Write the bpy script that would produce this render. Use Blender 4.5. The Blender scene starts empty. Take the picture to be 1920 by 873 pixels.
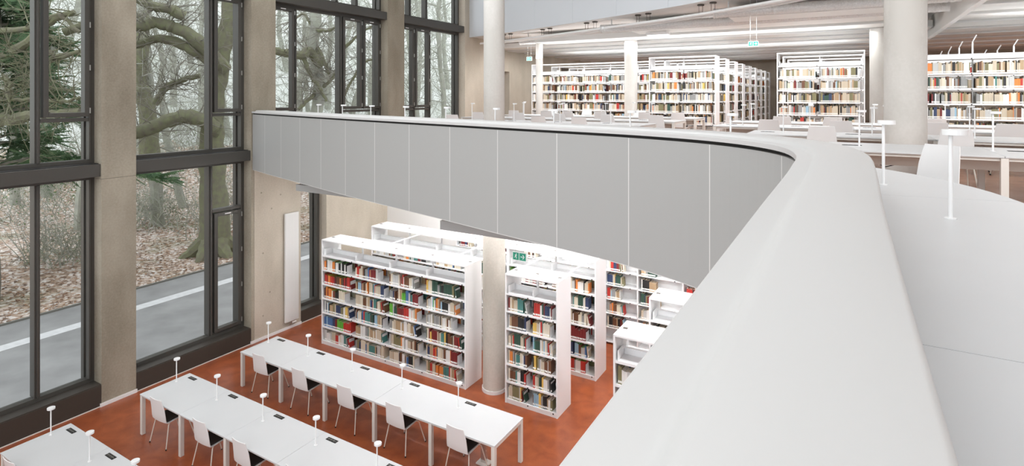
import bpy, bmesh, math, random
from mathutils import Vector, Matrix

SC = bpy.context.scene
COL = SC.collection

# ------------------------------------------------------------------ camera, world, lights, exposure
YAW = 30.55
cam_d = bpy.data.cameras.new('camera'); cam = bpy.data.objects.new('camera', cam_d); COL.objects.link(cam)
cam.location = (12.82, 0.0, 6.2)
cam.rotation_euler = (math.radians(90), 0, math.radians(YAW))
cam_d.sensor_width = 36.0
cam_d.lens = 1059.0/1920*36
cam_d.shift_y = -(436.5-181)/1920
cam_d.clip_start = 0.02; cam_d.clip_end = 500
SC.camera = cam

SC.view_settings.view_transform = 'Standard'
SC.view_settings.look = 'None'
SC.view_settings.gamma = 1
SC.view_settings.use_curve_mapping = False
SC.view_settings.exposure = 0.0

w = bpy.data.worlds.new('overcast_sky'); SC.world = w; w.use_nodes = True
nt = w.node_tree; nt.nodes.clear()
wo = nt.nodes.new('ShaderNodeOutputWorld'); bg = nt.nodes.new('ShaderNodeBackground')
tc = nt.nodes.new('ShaderNodeTexCoord'); nz = nt.nodes.new('ShaderNodeTexNoise'); nz.inputs['Scale'].default_value = 2.2
rp = nt.nodes.new('ShaderNodeValToRGB')
rp.color_ramp.elements[0].color = (.80, .87, .95, 1); rp.color_ramp.elements[1].color = (1, 1, 1, 1)
nt.links.new(tc.outputs['Generated'], nz.inputs['Vector']); nt.links.new(nz.outputs['Fac'], rp.inputs['Fac'])
nt.links.new(rp.outputs['Color'], bg.inputs['Color']); nt.links.new(bg.outputs[0], wo.inputs[0])
bg.inputs['Strength'].default_value = 2.3

def area(name, loc, sx, sy, power, col=(1, 1, 1), rot=(0, 0, 0)):
    d = bpy.data.lights.new(name, 'AREA'); d.shape = 'RECTANGLE'; d.size = sx; d.size_y = sy
    d.energy = power; d.color = col
    o = bpy.data.objects.new(name, d); COL.objects.link(o); o.location = loc; o.rotation_euler = rot
    return o

ZU = 4.88      # upper floor level
ZT = 5.58      # upper table tops
# added fill lamps over the void, tilted to brighten upright fronts
area('void_fill_lamp', (9.0, 0.8, 11.9), 9, 6, 500, (.95, .98, 1), (math.radians(32), 0, 0))
area('void_fill_lamp', (6.0, 8.5, 12.4), 9, 4, 420, (.93, .97, 1), (math.radians(18), 0, 0))
for yy in (18.6, 23.5):  # added uplights that brighten the gallery ceiling, no fittings modelled
    area('ceiling_fill_uplight', (7.5, yy, 7.62), 11, .10, 70, (1, 1, 1), (math.pi, 0, 0))
area('ceiling_fill_uplight', (19.5, 18.0, 7.66), 7, .10, 50, (1, 1, 1), (math.pi, 0, 0))
TL = lambda deg: (math.radians(deg), 0, 0)      # luminaires tilted towards the shelves
WC = (.97, .985, 1)
for yy, pw in ((9.35, 120), (11.0, 180), (12.75, 150)):
    area('ceiling_strip_and_fill_lamp', (5.6, yy, 4.30), 6.8, .12, pw, WC, TL(22))
for yy in (7.6, 9.3, 11.4):
    area('ceiling_strip_and_fill_lamp', (12.5, yy, 4.30), 5.0, .12, 105, WC, TL(22))
for yy in (17.3, 19.2, 21.1, 22.9, 26.5, 30.1):
    area('ceiling_strip_and_fill_lamp', (7.2, yy, 8.08), 12.5, .10, 175 if yy > 18 else 215, WC, TL(8))
for yy in (13.4, 15.2, 17.4, 20.9, 24.5, 29.9):
    area('ceiling_strip_and_fill_lamp', (19.2, yy, 8.12), 7.6, .10, 130, WC, TL(8))
area('ceiling_strip_and_fill_lamp', (18.5, 4.0, 8.3), 6.0, .3, 260, WC, TL(55))  # added fill, tilted to brighten the gallery chair backs
area('ceiling_strip_and_fill_lamp', (12.2, 14.3, 8.08), 4.6, .10, 100, WC, TL(8))  # added fill at the void edge for chairs and shelf fronts

# ------------------------------------------------------------------ materials
MATS = {}
def mat(name, col=(.8, .8, .8), rough=.5, metal=0., noise=0., nscale=8., bump=0., spec=.5, stretch=None, col2=None, detail=4.):
    if name in MATS: return MATS[name]
    m = bpy.data.materials.new(name); m.use_nodes = True; t = m.node_tree; b = t.nodes['Principled BSDF']
    b.inputs['Base Color'].default_value = (*col, 1); b.inputs['Roughness'].default_value = rough
    b.inputs['Metallic'].default_value = metal; b.inputs['Specular IOR Level'].default_value = spec
    if noise or bump or col2:
        tcn = t.nodes.new('ShaderNodeTexCoord'); mp = t.nodes.new('ShaderNodeMapping')
        if stretch: mp.inputs['Scale'].default_value = stretch
        n = t.nodes.new('ShaderNodeTexNoise'); n.inputs['Scale'].default_value = nscale; n.inputs['Detail'].default_value = detail
        t.links.new(tcn.outputs['Object'], mp.inputs[0]); t.links.new(mp.outputs[0], n.inputs['Vector'])
        if noise or col2:
            r = t.nodes.new('ShaderNodeValToRGB')
            c2 = col2 or tuple(min(1, c*(1+noise)) for c in col)
            c1 = col if col2 else tuple(c*(1-noise) for c in col)
            r.color_ramp.elements[0].position = .3; r.color_ramp.elements[1].position = .7
            r.color_ramp.elements[0].color = (*c1, 1); r.color_ramp.elements[1].color = (*c2, 1)
            t.links.new(n.outputs['Fac'], r.inputs['Fac']); t.links.new(r.outputs[0], b.inputs['Base Color'])
        if bump:
            bp = t.nodes.new('ShaderNodeBump'); bp.inputs['Strength'].default_value = bump; bp.inputs['Distance'].default_value = .02
            t.links.new(n.outputs['Fac'], bp.inputs['Height']); t.links.new(bp.outputs[0], b.inputs['Normal'])
    MATS[name] = m; return m

def emit(name, col, s):
    m = bpy.data.materials.new(name); m.use_nodes = True; t = m.node_tree; b = t.nodes['Principled BSDF']
    b.inputs['Base Color'].default_value = (*col, 1)
    b.inputs['Emission Color'].default_value = (*col, 1); b.inputs['Emission Strength'].default_value = s
    MATS[name] = m; return m

M_white = mat('white_paint', (.84, .84, .835), .45)
M_shelf = mat('white_shelf_steel', (.84, .84, .84), .4)
M_ceil = mat('ceiling_white', (.78, .77, .75), .7)
M_baffle = mat('ceiling_panel_white', (.74, .74, .72), .6)
M_lam = mat('white_laminate', (.62, .63, .635), .35, noise=.01, nscale=3)
M_capm = mat('mineral_white', (.585, .585, .575), .42)
M_panel = mat('parapet_grey_panel', (.39, .395, .385), .5)
M_panel_lit = mat('balcony_panel_lit', (.66, .69, .72), .5)  # grey parapet panel again, with daylight put into a paler, bluer colour
M_seam = mat('light_seam', (.68, .68, .66), .5)
M_black = mat('black_gap', (.012, .011, .010), .7)
M_pad = mat('black_seat_pad', (.022, .019, .016), .75)
M_leg = mat('cream_steel_leg', (.76, .70, .62), .35)
M_tleg = mat('cream_table_leg', (.74, .71, .66), .4)
M_frame = mat('bronze_anodised', (.072, .068, .060), .40, metal=.15)
M_frame2 = mat('bronze_sill', (.055, .048, .040), .42, metal=.1)
M_hinge = mat('steel_hinge', (.6, .6, .58), .3, metal=.8)
M_wallc = mat('concrete_wall', (.56, .50, .42), .8, noise=.10, nscale=1.6, bump=.08, detail=6)
M_wallw = mat('plaster_white', (.76, .75, .73), .75)
M_metal = mat('galvanised_duct', (.66, .66, .65), .4, metal=.3, noise=.1, nscale=30)
M_dark = mat('dark_recess', (.10, .085, .07), .6)
M_rad = mat('radiator_white', (.78, .78, .76), .4)
M_chrome = mat('chrome', (.7, .68, .64), .2, metal=.9)

def concrete(name, ca, cb, fine=.35):
    m = bpy.data.materials.new(name); m.use_nodes = True; t = m.node_tree; b = t.nodes['Principled BSDF']
    b.inputs['Roughness'].default_value = .8
    tcn = t.nodes.new('ShaderNodeTexCoord')
    mp = t.nodes.new('ShaderNodeMapping'); mp.inputs['Scale'].default_value = (1, 1, .45)
    n1 = t.nodes.new('ShaderNodeTexNoise'); n1.inputs['Scale'].default_value = 1.3; n1.inputs['Detail'].default_value = 8
    n2 = t.nodes.new('ShaderNodeTexNoise'); n2.inputs['Scale'].default_value = 26; n2.inputs['Detail'].default_value = 5
    t.links.new(tcn.outputs['Object'], mp.inputs[0]); t.links.new(mp.outputs[0], n1.inputs['Vector']); t.links.new(tcn.outputs['Object'], n2.inputs['Vector'])
    mx = t.nodes.new('ShaderNodeMath'); mx.operation = 'MULTIPLY_ADD'; mx.inputs[1].default_value = fine
    t.links.new(n2.outputs['Fac'], mx.inputs[0]); t.links.new(n1.outputs['Fac'], mx.inputs[2])
    r = t.nodes.new('ShaderNodeValToRGB'); r.color_ramp.elements[0].position = .45; r.color_ramp.elements[1].position = .9
    r.color_ramp.elements[0].color = (*ca, 1); r.color_ramp.elements[1].color = (*cb, 1)
    t.links.new(mx.outputs[0], r.inputs['Fac']); t.links.new(r.outputs[0], b.inputs['Base Color'])
    bp = t.nodes.new('ShaderNodeBump'); bp.inputs['Strength'].default_value = .4*fine; bp.inputs['Distance'].default_value = .01
    t.links.new(n2.outputs['Fac'], bp.inputs['Height']); t.links.new(bp.outputs[0], b.inputs['Normal'])
    MATS[name] = m; return m
M_pillar = concrete('concrete_pillar', (.225, .195, .145), (.40, .36, .285))
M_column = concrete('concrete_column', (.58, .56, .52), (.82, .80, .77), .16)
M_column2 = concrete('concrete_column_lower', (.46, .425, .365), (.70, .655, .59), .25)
M_panelc = concrete('concrete_fair_faced', (.43, .38, .305), (.60, .54, .45))

def floor_mat(name, ca, cb, rough):
    m = bpy.data.materials.new(name); m.use_nodes = True; t = m.node_tree; b = t.nodes['Principled BSDF']
    tcn = t.nodes.new('ShaderNodeTexCoord')
    n1 = t.nodes.new('ShaderNodeTexNoise'); n1.inputs['Scale'].default_value = 3.5; n1.inputs['Detail'].default_value = 10; n1.inputs['Distortion'].default_value = .6
    n2 = t.nodes.new('ShaderNodeTexNoise'); n2.inputs['Scale'].default_value = 45; n2.inputs['Detail'].default_value = 3
    for n in (n1, n2): t.links.new(tcn.outputs['Object'], n.inputs['Vector'])
    mx = t.nodes.new('ShaderNodeMath'); mx.operation = 'MULTIPLY_ADD'; mx.inputs[1].default_value = .3
    t.links.new(n2.outputs['Fac'], mx.inputs[0]); t.links.new(n1.outputs['Fac'], mx.inputs[2])
    r = t.nodes.new('ShaderNodeValToRGB'); r.color_ramp.elements[0].position = .42; r.color_ramp.elements[1].position = .85
    r.color_ramp.elements[0].color = (*ca, 1); r.color_ramp.elements[1].color = (*cb, 1)
    t.links.new(mx.outputs[0], r.inputs['Fac']); t.links.new(r.outputs[0], b.inputs['Base Color'])
    b.inputs['Roughness'].default_value = rough
    MATS[name] = m; return m
M_floor = floor_mat('red_linoleum', (.235, .054, .020), (.375, .098, .034), .28)
M_floor2 = floor_mat('orange_linoleum', (.33, .165, .10), (.42, .22, .14), .25)

# window glass: clear pane with a faint reflection
def glass():
    m = bpy.data.materials.new('window_glass'); m.use_nodes = True; t = m.node_tree; t.nodes.clear()
    o = t.nodes.new('ShaderNodeOutputMaterial'); mx = t.nodes.new('ShaderNodeMixShader')
    tr = t.nodes.new('ShaderNodeBsdfTransparent'); tr.inputs[0].default_value = (.985, .99, .988, 1)
    gl = t.nodes.new('ShaderNodeBsdfGlossy'); gl.inputs['Roughness'].default_value = .02
    fr = t.nodes.new('ShaderNodeFresnel'); fr.inputs['IOR'].default_value = 1.10
    t.links.new(fr.outputs[0], mx.inputs[0]); t.links.new(tr.outputs[0], mx.inputs[1]); t.links.new(gl.outputs[0], mx.inputs[2])
    t.links.new(mx.outputs[0], o.inputs[0]); return m
M_glass = glass()

# ------------------------------------------------------------------ mesh helpers
def V(*a): return Vector(a)
class MB:
    def __init__(self): self.v = []; self.f = []; self.mi = []
    def quad_box(self, c, m=0):               # c: 8 corners, bottom 4 ccw, top 4 ccw
        b = len(self.v); self.v += [tuple(p) for p in c]
        for q in ((0, 3, 2, 1), (4, 5, 6, 7), (0, 1, 5, 4), (1, 2, 6, 5), (2, 3, 7, 6), (3, 0, 4, 7)):
            self.f.append(tuple(b+i for i in q)); self.mi.append(m)
    def box(self, x0, x1, y0, y1, z0, z1, m=0):
        self.quad_box([(x0, y0, z0), (x1, y0, z0), (x1, y1, z0), (x0, y1, z0), (x0, y0, z1), (x1, y0, z1), (x1, y1, z1), (x0, y1, z1)], m)
    def poly(self, pts, m=0):
        b = len(self.v); self.v += [tuple(p) for p in pts]; self.f.append(tuple(range(b, b+len(pts)))); self.mi.append(m)
    def tube(self, pts, rad, n=8, m=0, cap=True):
        pts = [Vector(p) for p in pts]
        if not isinstance(rad, (list, tuple)): rad = [rad]*len(pts)
        base = len(self.v); up = None
        for i, p in enumerate(pts):
            d = (pts[min(i+1, len(pts)-1)]-pts[max(i-1, 0)]).normalized()
            if up is None:
                a = Vector((0, 0, 1)) if abs(d.z) < .9 else Vector((1, 0, 0))
                up = (a-d*a.dot(d)).normalized()
            else:
                up = (up-d*up.dot(d))
                up = up.normalized() if up.length > 1e-6 else Vector((1, 0, 0))
            s = d.cross(up)
            for k in range(n):
                t = 2*math.pi*k/n
                self.v.append(tuple(p+(up*math.cos(t)+s*math.sin(t))*rad[i]))
        for i in range(len(pts)-1):
            for k in range(n):
                a = base+i*n+k; b_ = base+i*n+(k+1) % n
                self.f.append((a, b_, b_+n, a+n)); self.mi.append(m)
        if cap:
            self.f.append(tuple(base+k for k in range(n))[::-1]); self.mi.append(m)
            self.f.append(tuple(base+(len(pts)-1)*n+k for k in range(n))); self.mi.append(m)
    def cyl(self, x, y, z0, z1, r, n=24, m=0): self.tube([(x, y, z0), (x, y, z1)], r, n, m)
    def prism(self, poly, z0, z1, m=0):
        b = len(self.v); n = len(poly)
        self.v += [(x, y, z0) for x, y in poly]+[(x, y, z1) for x, y in poly]
        self.f.append(tuple(range(b+n-1, b-1, -1))); self.f.append(tuple(range(b+n, b+2*n))); self.mi += [m, m]
        for i in range(n):
            j = (i+1) % n; self.f.append((b+i, b+j, b+n+j, b+n+i)); self.mi.append(m)
    def build(self, name, mats, parent=None, bevel=0, smooth=False, loc=None):
        me = bpy.data.meshes.new(name); me.from_pydata(self.v, [], self.f)
        if not isinstance(mats, (list, tuple)): mats = [mats]
        for mm in mats: me.materials.append(mm)
        me.polygons.foreach_set('material_index', self.mi)
        if smooth:
            me.polygons.foreach_set('use_smooth', [True]*len(self.f))
        me.update()
        bm = bmesh.new(); bm.from_mesh(me); bmesh.ops.recalc_face_normals(bm, faces=bm.faces); bm.to_mesh(me); bm.free()
        if smooth:
            try: me.set_sharp_from_angle(angle=math.radians(40))
            except Exception: pass
        o = bpy.data.objects.new(name, me); COL.objects.link(o)
        if parent: o.parent = parent
        if loc: o.location = loc
        if bevel:
            md = o.modifiers.new('bevel', 'BEVEL'); md.width = bevel; md.segments = 2; md.limit_method = 'ANGLE'
        return o

def tag(o, label=None, cat=None, group=None, kind=None):
    if label: o['label'] = label
    if cat: o['category'] = cat
    if group: o['group'] = group
    if kind: o['kind'] = kind
    return o
def empty(name, loc=(0, 0, 0), rz=0.):
    o = bpy.data.objects.new(name, None); COL.objects.link(o); o.location = loc; o.rotation_euler = (0, 0, rz)
    o.empty_display_size = .1
    return o
def copy_tree(o, parent=None):
    c = o.copy(); COL.objects.link(c)
    if parent: c.parent = parent
    for ch in o.children: copy_tree(ch, c)
    return c
def struct(o, label, cat): return tag(o, label, cat, kind='structure')
ORD = ['first', 'second', 'third', 'fourth', 'fifth', 'sixth', 'seventh', 'eighth', 'ninth', 'tenth']
CAMP = Vector((12.82, 0, 6.2)); _s, _c = math.sin(math.radians(YAW)), math.cos(math.radians(YAW))
def depth_of(p):
    v = Vector(p)-CAMP
    return -_s*v.x+_c*v.y

# ------------------------------------------------------------------ curves of the two parapets
def spline(P, step=.12):
    out = []
    Q = [Vector(p) for p in P]
    Q = [Q[0]*2-Q[1]]+Q+[Q[-1]*2-Q[-2]]
    for i in range(1, len(Q)-2):
        p0, p1, p2, p3 = Q[i-1:i+3]
        n = max(2, int((p2-p1).length/(step/3)))
        t0 = 0; t1 = (p1-p0).length**.5; t2 = t1+(p2-p1).length**.5; t3 = t2+(p3-p2).length**.5
        for k in range(n):
            t = t1+(t2-t1)*k/n
            A1 = p0*((t1-t)/(t1-t0))+p1*((t-t0)/(t1-t0)); A2 = p1*((t2-t)/(t2-t1))+p2*((t-t1)/(t2-t1)); A3 = p2*((t3-t)/(t3-t2))+p3*((t-t2)/(t3-t2))
            B1 = A1*((t2-t)/(t2-t0))+A2*((t-t0)/(t2-t0)); B2 = A2*((t3-t)/(t3-t1))+A3*((t-t1)/(t3-t1))
            out.append(B1*((t2-t)/(t2-t1))+B2*((t-t1)/(t2-t1)))
    out.append(Q[-2])
    # resample by arc length
    res = [out[0]]; acc = 0; s = [0]
    L = [0]
    for a, b in zip(out, out[1:]): L.append(L[-1]+(b-a).length)
    tot = L[-1]; n = int(tot/step); j = 0; res = []
    for k in range(n+1):
        d = tot*k/n
        while j < len(L)-2 and L[j+1] < d: j += 1
        f = (d-L[j])/max(1e-9, L[j+1]-L[j]); res.append(out[j].lerp(out[j+1], f))
    return res, tot
C1, L1 = spline([(-.0, 8.88), (1.2, 8.50), (2.6, 8.09), (4.7, 7.48), (6.4, 7.03), (8.0, 6.62), (9.05, 6.34), (10.05, 6.10), (10.85, 5.87), (11.6, 5.53), (12.08, 5.14), (12.4, 4.66), (12.54, 4.1), (12.57, 3.4), (12.57, 2), (12.57, 0), (12.57, -3.5)])
C2, L2 = spline([(0, 18.4), (2, 17.75), (4, 17.0), (5.9, 16.2), (9.85, 14.3), (12.5, 12.3), (14.6, 9), (15.1, 4), (15.1, -3.5)], .25)
def offs(C, o):
    r = []
    for i, p in enumerate(C):
        t = (C[min(i+1, len(C)-1)]-C[max(i-1, 0)]).normalized()
        r.append(Vector((p.x-t.y*o, p.y+t.x*o)))
    return r
def at_arc(C, L, s, o=0):
    k = s/L*(len(C)-1); i = min(int(k), len(C)-2); f = k-i
    O = offs(C[max(0, i-1):i+3], o); b = 1 if i > 0 else 0
    p = O[b].lerp(O[b+1], f); t = (C[i+1]-C[i]).normalized()
    return p, t
def sweep(mb, C, L, prof, s0=0, s1=None, m=0, closed=True, warp=None):
    s1 = L if s1 is None else s1
    n = max(2, int((s1-s0)/L*(len(C)-1))+1)
    OFF = {}
    for (o, z) in prof:
        if o not in OFF: OFF[o] = offs(C, o)
    base = len(mb.v); q = len(prof)
    for k in range(n):
        s = s0+(s1-s0)*k/(n-1); kk = s/L*(len(C)-1); i = min(int(kk), len(C)-2); f = kk-i
        for (o, z) in prof:
            p = OFF[o][i].lerp(OFF[o][i+1], f)
            if warp and .3 < o < .5: p = p+warp(p)
            mb.v.append((p.x, p.y, z))
    for k in range(n-1):
        for j in range(q if closed else q-1):
            a = base+k*q+j; b = base+k*q+(j+1) % q
            mb.f.append((a, b, b+q, a+q)); mb.mi.append(m)
    if closed:
        mb.f.append(tuple(base+j for j in range(q))); mb.f.append(tuple(base+(n-1)*q+j for j in range(q))[::-1]); mb.mi += [m, m]

# ------------------------------------------------------------------ the room
XE, YF, YB = 24.0, 37.0, -3.5
m = MB(); m.box(-.6, XE, YB, 13.9, -.2, 0); struct(m.build('floor', M_floor), 'red-brown linoleum floor of the lower reading room', 'floor')
m = MB(); pl = [(p.x, p.y) for p in offs(C1, .07)]
pl[0] = (0, pl[0][1]); poly = pl+[(XE, YB), (XE, YF), (0, YF)]
m.prism(poly, 4.42, ZU); struct(m.build('floor_gallery', [M_floor2]), 'orange linoleum floor of the upper gallery level', 'floor')
m = MB(); m.prism([(x, y) for x, y in [(p.x, p.y) for p in offs(C1, .09)]]+[(XE, YB), (XE, 13.9), (0, 13.9)], 4.38, 4.415)
struct(m.build('ceiling_lower', M_ceil), 'white ceiling under the gallery above the lower bookcases', 'ceiling')
m = MB(); pl2 = [(p.x, p.y) for p in offs(C2, .06)]
m.prism(pl2+[(XE, YB), (XE, YF), (0, YF)], 8.56, 9.0); struct(m.build('ceiling_gallery', M_ceil), 'pale ceiling slab above the upper bookcases', 'ceiling')
m = MB(); m.box(-.6, XE, YB, YF, 12.8, 13.0); struct(m.build('ceiling', M_ceil), 'white roof ceiling high above the void', 'ceiling')
m = MB(); m.box(XE, XE+.2, YB, YF, -.2, 13); struct(m.build('wall_right', M_wallw), 'white end wall behind the shelves on the right', 'wall')
m = MB(); m.box(-.6, XE, YB-.2, YB, -.2, .6); m.box(-.6, XE, YB-.2, YB, 12.2, 13)
for k in range(9): m.box(-.6+k*3.02, -.2+k*3.02, YB-.2, YB, .6, 12.2)  # openings added so sky light reaches chair backs and parapet
struct(m.build('wall_behind', M_wallw), 'unseen white wall behind the camera, openings added to let in sky light', 'wall')
m = MB(); m.box(-.6, XE, YF, YF+.2, 4.4, 13); struct(m.build('wall_far', M_panelc), 'far concrete wall behind the upper bookcases', 'wall')
m = MB(); m.box(0, XE, 13.75, 13.9, 0, 4.4); struct(m.build('wall_lower_back', M_wallw), 'white back wall of the lower room', 'wall')
# left wall: concrete pieces and pillars
def slabw(name, y0, y1, z0, z1, label, mt=M_panelc, cat='wall', x0=-.6, x1=0.):
    m = MB(); m.box(x0, x1, y0, y1, z0, z1)
    return struct(m.build(name, mt), label, cat)
slabw('wall_left', YB, 2.26, 0, 12.8, 'concrete wall left of the windows')
slabw('wall_left', 2.26, 2.91, 0, 12.8, 'concrete pillar left of the first window bay', M_pillar)
m = MB(); m.box(-.6, 0, 5.56, 6.2, 0, 4.545); m.box(-.6, 0, 5.56, 6.2, 4.553, 12.8); m.box(-.594, -.004, 5.564, 6.196, 4.545, 4.553, 1)
struct(m.build('wall_left', [M_pillar, M_dark]), 'tall brown concrete pillar between the two nearest window bays', 'wall')
m = MB(); m.box(-.6, 0, 8.87, 9.57, 4.4, 12.8); m.box(-.6, -.001, 8.87, 8.95, 0, 4.4)
struct(m.build('wall_left', M_pillar), 'concrete pillar where the grey balcony front meets the wall', 'wall')
m = MB(); m.box(-.6, 0, 8.955, 10.36, 0, 4.39)
# tie holes with round rims
for (yy, zz) in ((9.15, 3.75), (9.45, 3.3), (9.4, 1.15), (9.2, 2.2), (9.2, .6), (9.72, 3.62)):
    m.tube([(-.002, yy, zz), (.003, yy, zz)], .022, 12, 1)
struct(m.build('wall_left', [M_panelc, M_pillar]), 'beige concrete wall panel carrying the tall radiator', 'wall')
slabw('wall_left', 11.25, 13.9, 0, 4.4, 'pale concrete wall beyond the last lower window')
slabw('wall_left', 13.77, 14.57, 4.4, 12.8, 'concrete pillar between the two far upper window bays', M_pillar)
slabw('wall_left', 18.1, 20.6, 4.4, 12.8, 'beige concrete wall right of the last upper window')
slabw('wall_left', 21.5, YF, 4.4, 12.8, 'beige concrete wall beyond the dark doorway')
m = MB(); m.box(-.45, -.4, 20.6, 21.5, ZU, 7.3); m.box(-.4, -.37, 20.6, 20.66, ZU, 7.3); m.box(-.4, -.37, 21.44, 21.5, ZU, 7.3); m.box(-.6, 0, 20.6, 21.5, 7.3, 12.8, 1)
struct(m.build('door_1', [M_dark, M_panelc]), 'dark doorway in the concrete wall behind the round column', 'door')
m = MB(); m.box(.0, .03, 24.5, 25.4, ZU, 7.35); m.box(.03, .04, 24.6, 25.3, ZU, 7.2, 1)
struct(m.build('door_2', [M_dark, M_wallw]), 'dark-framed door far behind the left bookcase', 'door')
m = MB(); m.box(.0, .03, 26.8, 28.2, ZU, 7.7); m.box(.03, .04, 27.5, 28.1, ZU+.1, 7.6, 1)
struct(m.build('door_3', [M_dark, M_pillar]), 'dark-framed opening beyond the left upper bookcase', 'door')
# baseboards
for (n, y0, y1, lb) in (('baseboard_left', 5.545, 6.215, 'white baseboard at the foot of the brown concrete pillar'), ('baseboard_left', 8.86, 10.37, 'white baseboard under the radiator')):
    m = MB(); m.box(.001, .022, y0, y1, 0.001, .07); m.box(-.02, .022, y0-.012, y0, .001, .07); struct(m.build(n, M_white), lb, 'baseboard')

# ------------------------------------------------------------------ windows
FX = -.30; GX = -.375
def bar(y0, y1, z0, z1, x0=-.42, x1=FX):
    m = MB(); m.box(x0, x1, y0, y1, z0, z1); return m
def window(n, y0, y1, z0, z1, mulls, sashes, bars, label, transom_top=True, sill=None, cells=()):
    r = empty('window_%d' % n, (0, 0, 0)); struct(r, label, 'window')
    m = MB(); f = .075
    m.box(-.46, FX, y0, y0+f, z0, z1); m.box(-.46, FX, y1-f, y1, z0, z1); m.box(-.46, FX, y0+f, y1-f, z0, z0+f); m.box(-.46, FX, y0+f, y1-f, z1-f, z1)
    # stepped inner rebate
    m.box(-.40, FX+.03, y1-f-.03, y1-f, z0+f, z1-f); m.box(-.40, FX+.03, y0+f, y0+f+.02, z0+f, z1-f)
    # outer jamb fins
    m.box(-.58, -.46, y1-.12, y1, z0, z1)
    m.build('window_frame', M_frame, r)
    for (ym) in mulls:
        m = MB(); m.box(-.50, FX, ym-.045, ym+.045, z0+f, z1-f); m.box(FX, FX+.035, ym-.018, ym+.022, z0+f, z1-f)
        m.build('mullion', M_frame, r, bevel=.004)
    for (a, b, z) in bars:
        m = MB(); m.box(-.46, FX+.01, a, b, z-.035, z+.035); m.build('glazing_bar', M_frame, r, bevel=.004)
    for (a, b, c, d) in sashes:
        m = MB(); sf = .085; xx0, xx1 = -.40, FX+.045
        m.box(xx0, xx1, a, a+sf, c, d); m.box(xx0, xx1, b-sf, b, c, d); m.box(xx0, xx1, a+sf, b-sf, c, c+sf); m.box(xx0, xx1, a+sf, b-sf, d-sf, d)
        s = m.build('sash', M_frame, r, bevel=.005)
        m = MB(); m.box(xx1, xx1+.004, (a+b)/2-.09, (a+b)/2+.07, d-sf+.03, d-sf+.055); m.build('vent_label', M_white, s)
        k = 0; nh = max(3, int((d-c)/.62))
        for k in range(nh):
            zz = c+.12+(d-c-.24)*k/(nh-1)
            m = MB(); m.box(xx1-.01, xx1+.018, b-.006, b+.012, zz-.055, zz+.055); m.build('hinge', M_hinge, s)
    m = MB(); m.box(GX-.012, GX, y0+f, y1-f, z0+f, z1-f); m.build('pane', M_glass, r)
    return r
def transom(n, y0, y1, z0, z1, label):
    m = MB(); m.box(-.50, -.03, y0+.002, y1-.002, z0, z1); m.box(-.49, -.10, y0+.01, y1-.01, z1, z1+.012, 1)
    struct(m.build('trim_%d' % n, [M_frame, M_black], bevel=.006), label, 'window beam')
def sill(n, y0, y1, zt, label):
    m = MB(); m.box(-.50, -.02, y0+.002, y1-.002, .0, zt); m.box(-.02, -.008, y0+.002, y1-.002, .02, zt-.02); m.box(-.008, .004, y0+.002, y1-.002, .0, .02, 1)
    struct(m.build('trim_%d' % n, [M_frame2, M_tleg], bevel=.004), label, 'window sill')
LZ = (.45, 4.60); MZ = (4.862, 8.70); HZ = (8.962, 12.79)
# bay 1
sill(1, 2.91, 5.56, .45, 'dark metal sill box under the nearest window bay')
window(1, 2.91, 5.56, *LZ, [4.62], [], [], 'lower half of the nearest window bay, road outside')
transom(2, 2.91, 5.56, 4.60, 4.85, 'dark crossbeam of the nearest window bay')
window(2, 2.91, 5.56, *MZ, [4.62], [(4.70, 5.46, 5.80, 8.62)], [(4.66, 5.48, 5.74)], 'upper part of the nearest window bay, conifer outside')
window(3, 2.91, 5.56, *HZ, [4.62], [], [], 'top window of the nearest bay')
# bay 2
sill(3, 6.2, 8.87, .40, 'dark metal sill box between the brown pillar and the radiator wall')
window(4, 6.2, 8.87, .40, 4.60, [8.0], [(8.07, 8.77, .50, 3.38)], [(8.04, 8.79, 3.44)], 'lower half of the second window bay with narrow opening sash')
transom(4, 6.2, 8.87, 4.60, 4.85, 'dark crossbeam of the second window bay')
window(5, 6.2, 8.87, *MZ, [8.0], [(8.07, 8.77, 5.82, 8.62)], [(8.04, 8.79, 5.76)], 'upper part of the second window bay, mossy branches outside')
window(6, 6.2, 8.87, *HZ, [8.0], [], [], 'top window of the second bay')
# bay 3 lower and upper
sill(5, 10.36, 11.25, .34, 'dark metal sill box behind the radiator wall')
window(7, 10.36, 11.25, .34, 4.38, [], [], [], 'narrow lower window between radiator wall and bookcase')
window(8, 9.57, 13.77, *MZ, [10.42, 12.05], [(9.66, 10.36, 5.82, 8.62), (12.12, 12.88, 5.82, 8.62), (12.96, 13.68, 5.82, 8.62)], [(9.65, 10.37, 5.76), (12.1, 13.69, 5.76)], 'third upper window bay with three dark opening sashes')
transom(6, 9.57, 13.77, 8.70, 8.95, 'dark crossbeam above the third window bay')
window(9, 9.57, 13.77, *HZ, [10.6, 11.9, 12.7], [], [], 'top windows above the third bay')
window(10, 14.57, 18.1, *MZ, [15.42, 16.28], [(14.66, 15.37, 5.82, 8.62), (15.47, 16.23, 5.82, 8.62)], [(14.65, 16.24, 5.76)], 'fourth upper window bay beside the beige wall')
transom(7, 14.57, 18.1, 8.70, 8.95, 'dark crossbeam above the fourth window bay')
window(11, 14.57, 18.1, *HZ, [15.2, 16.1], [], [], 'top windows above the fourth bay')
# beams for the two nearest bays at the upper transom level
transom(8, 2.91, 5.56, 8.70, 8.95, 'high dark crossbeam of the nearest bay')
transom(9, 6.2, 8.87, 8.70, 8.95, 'high dark crossbeam of the second bay')

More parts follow.
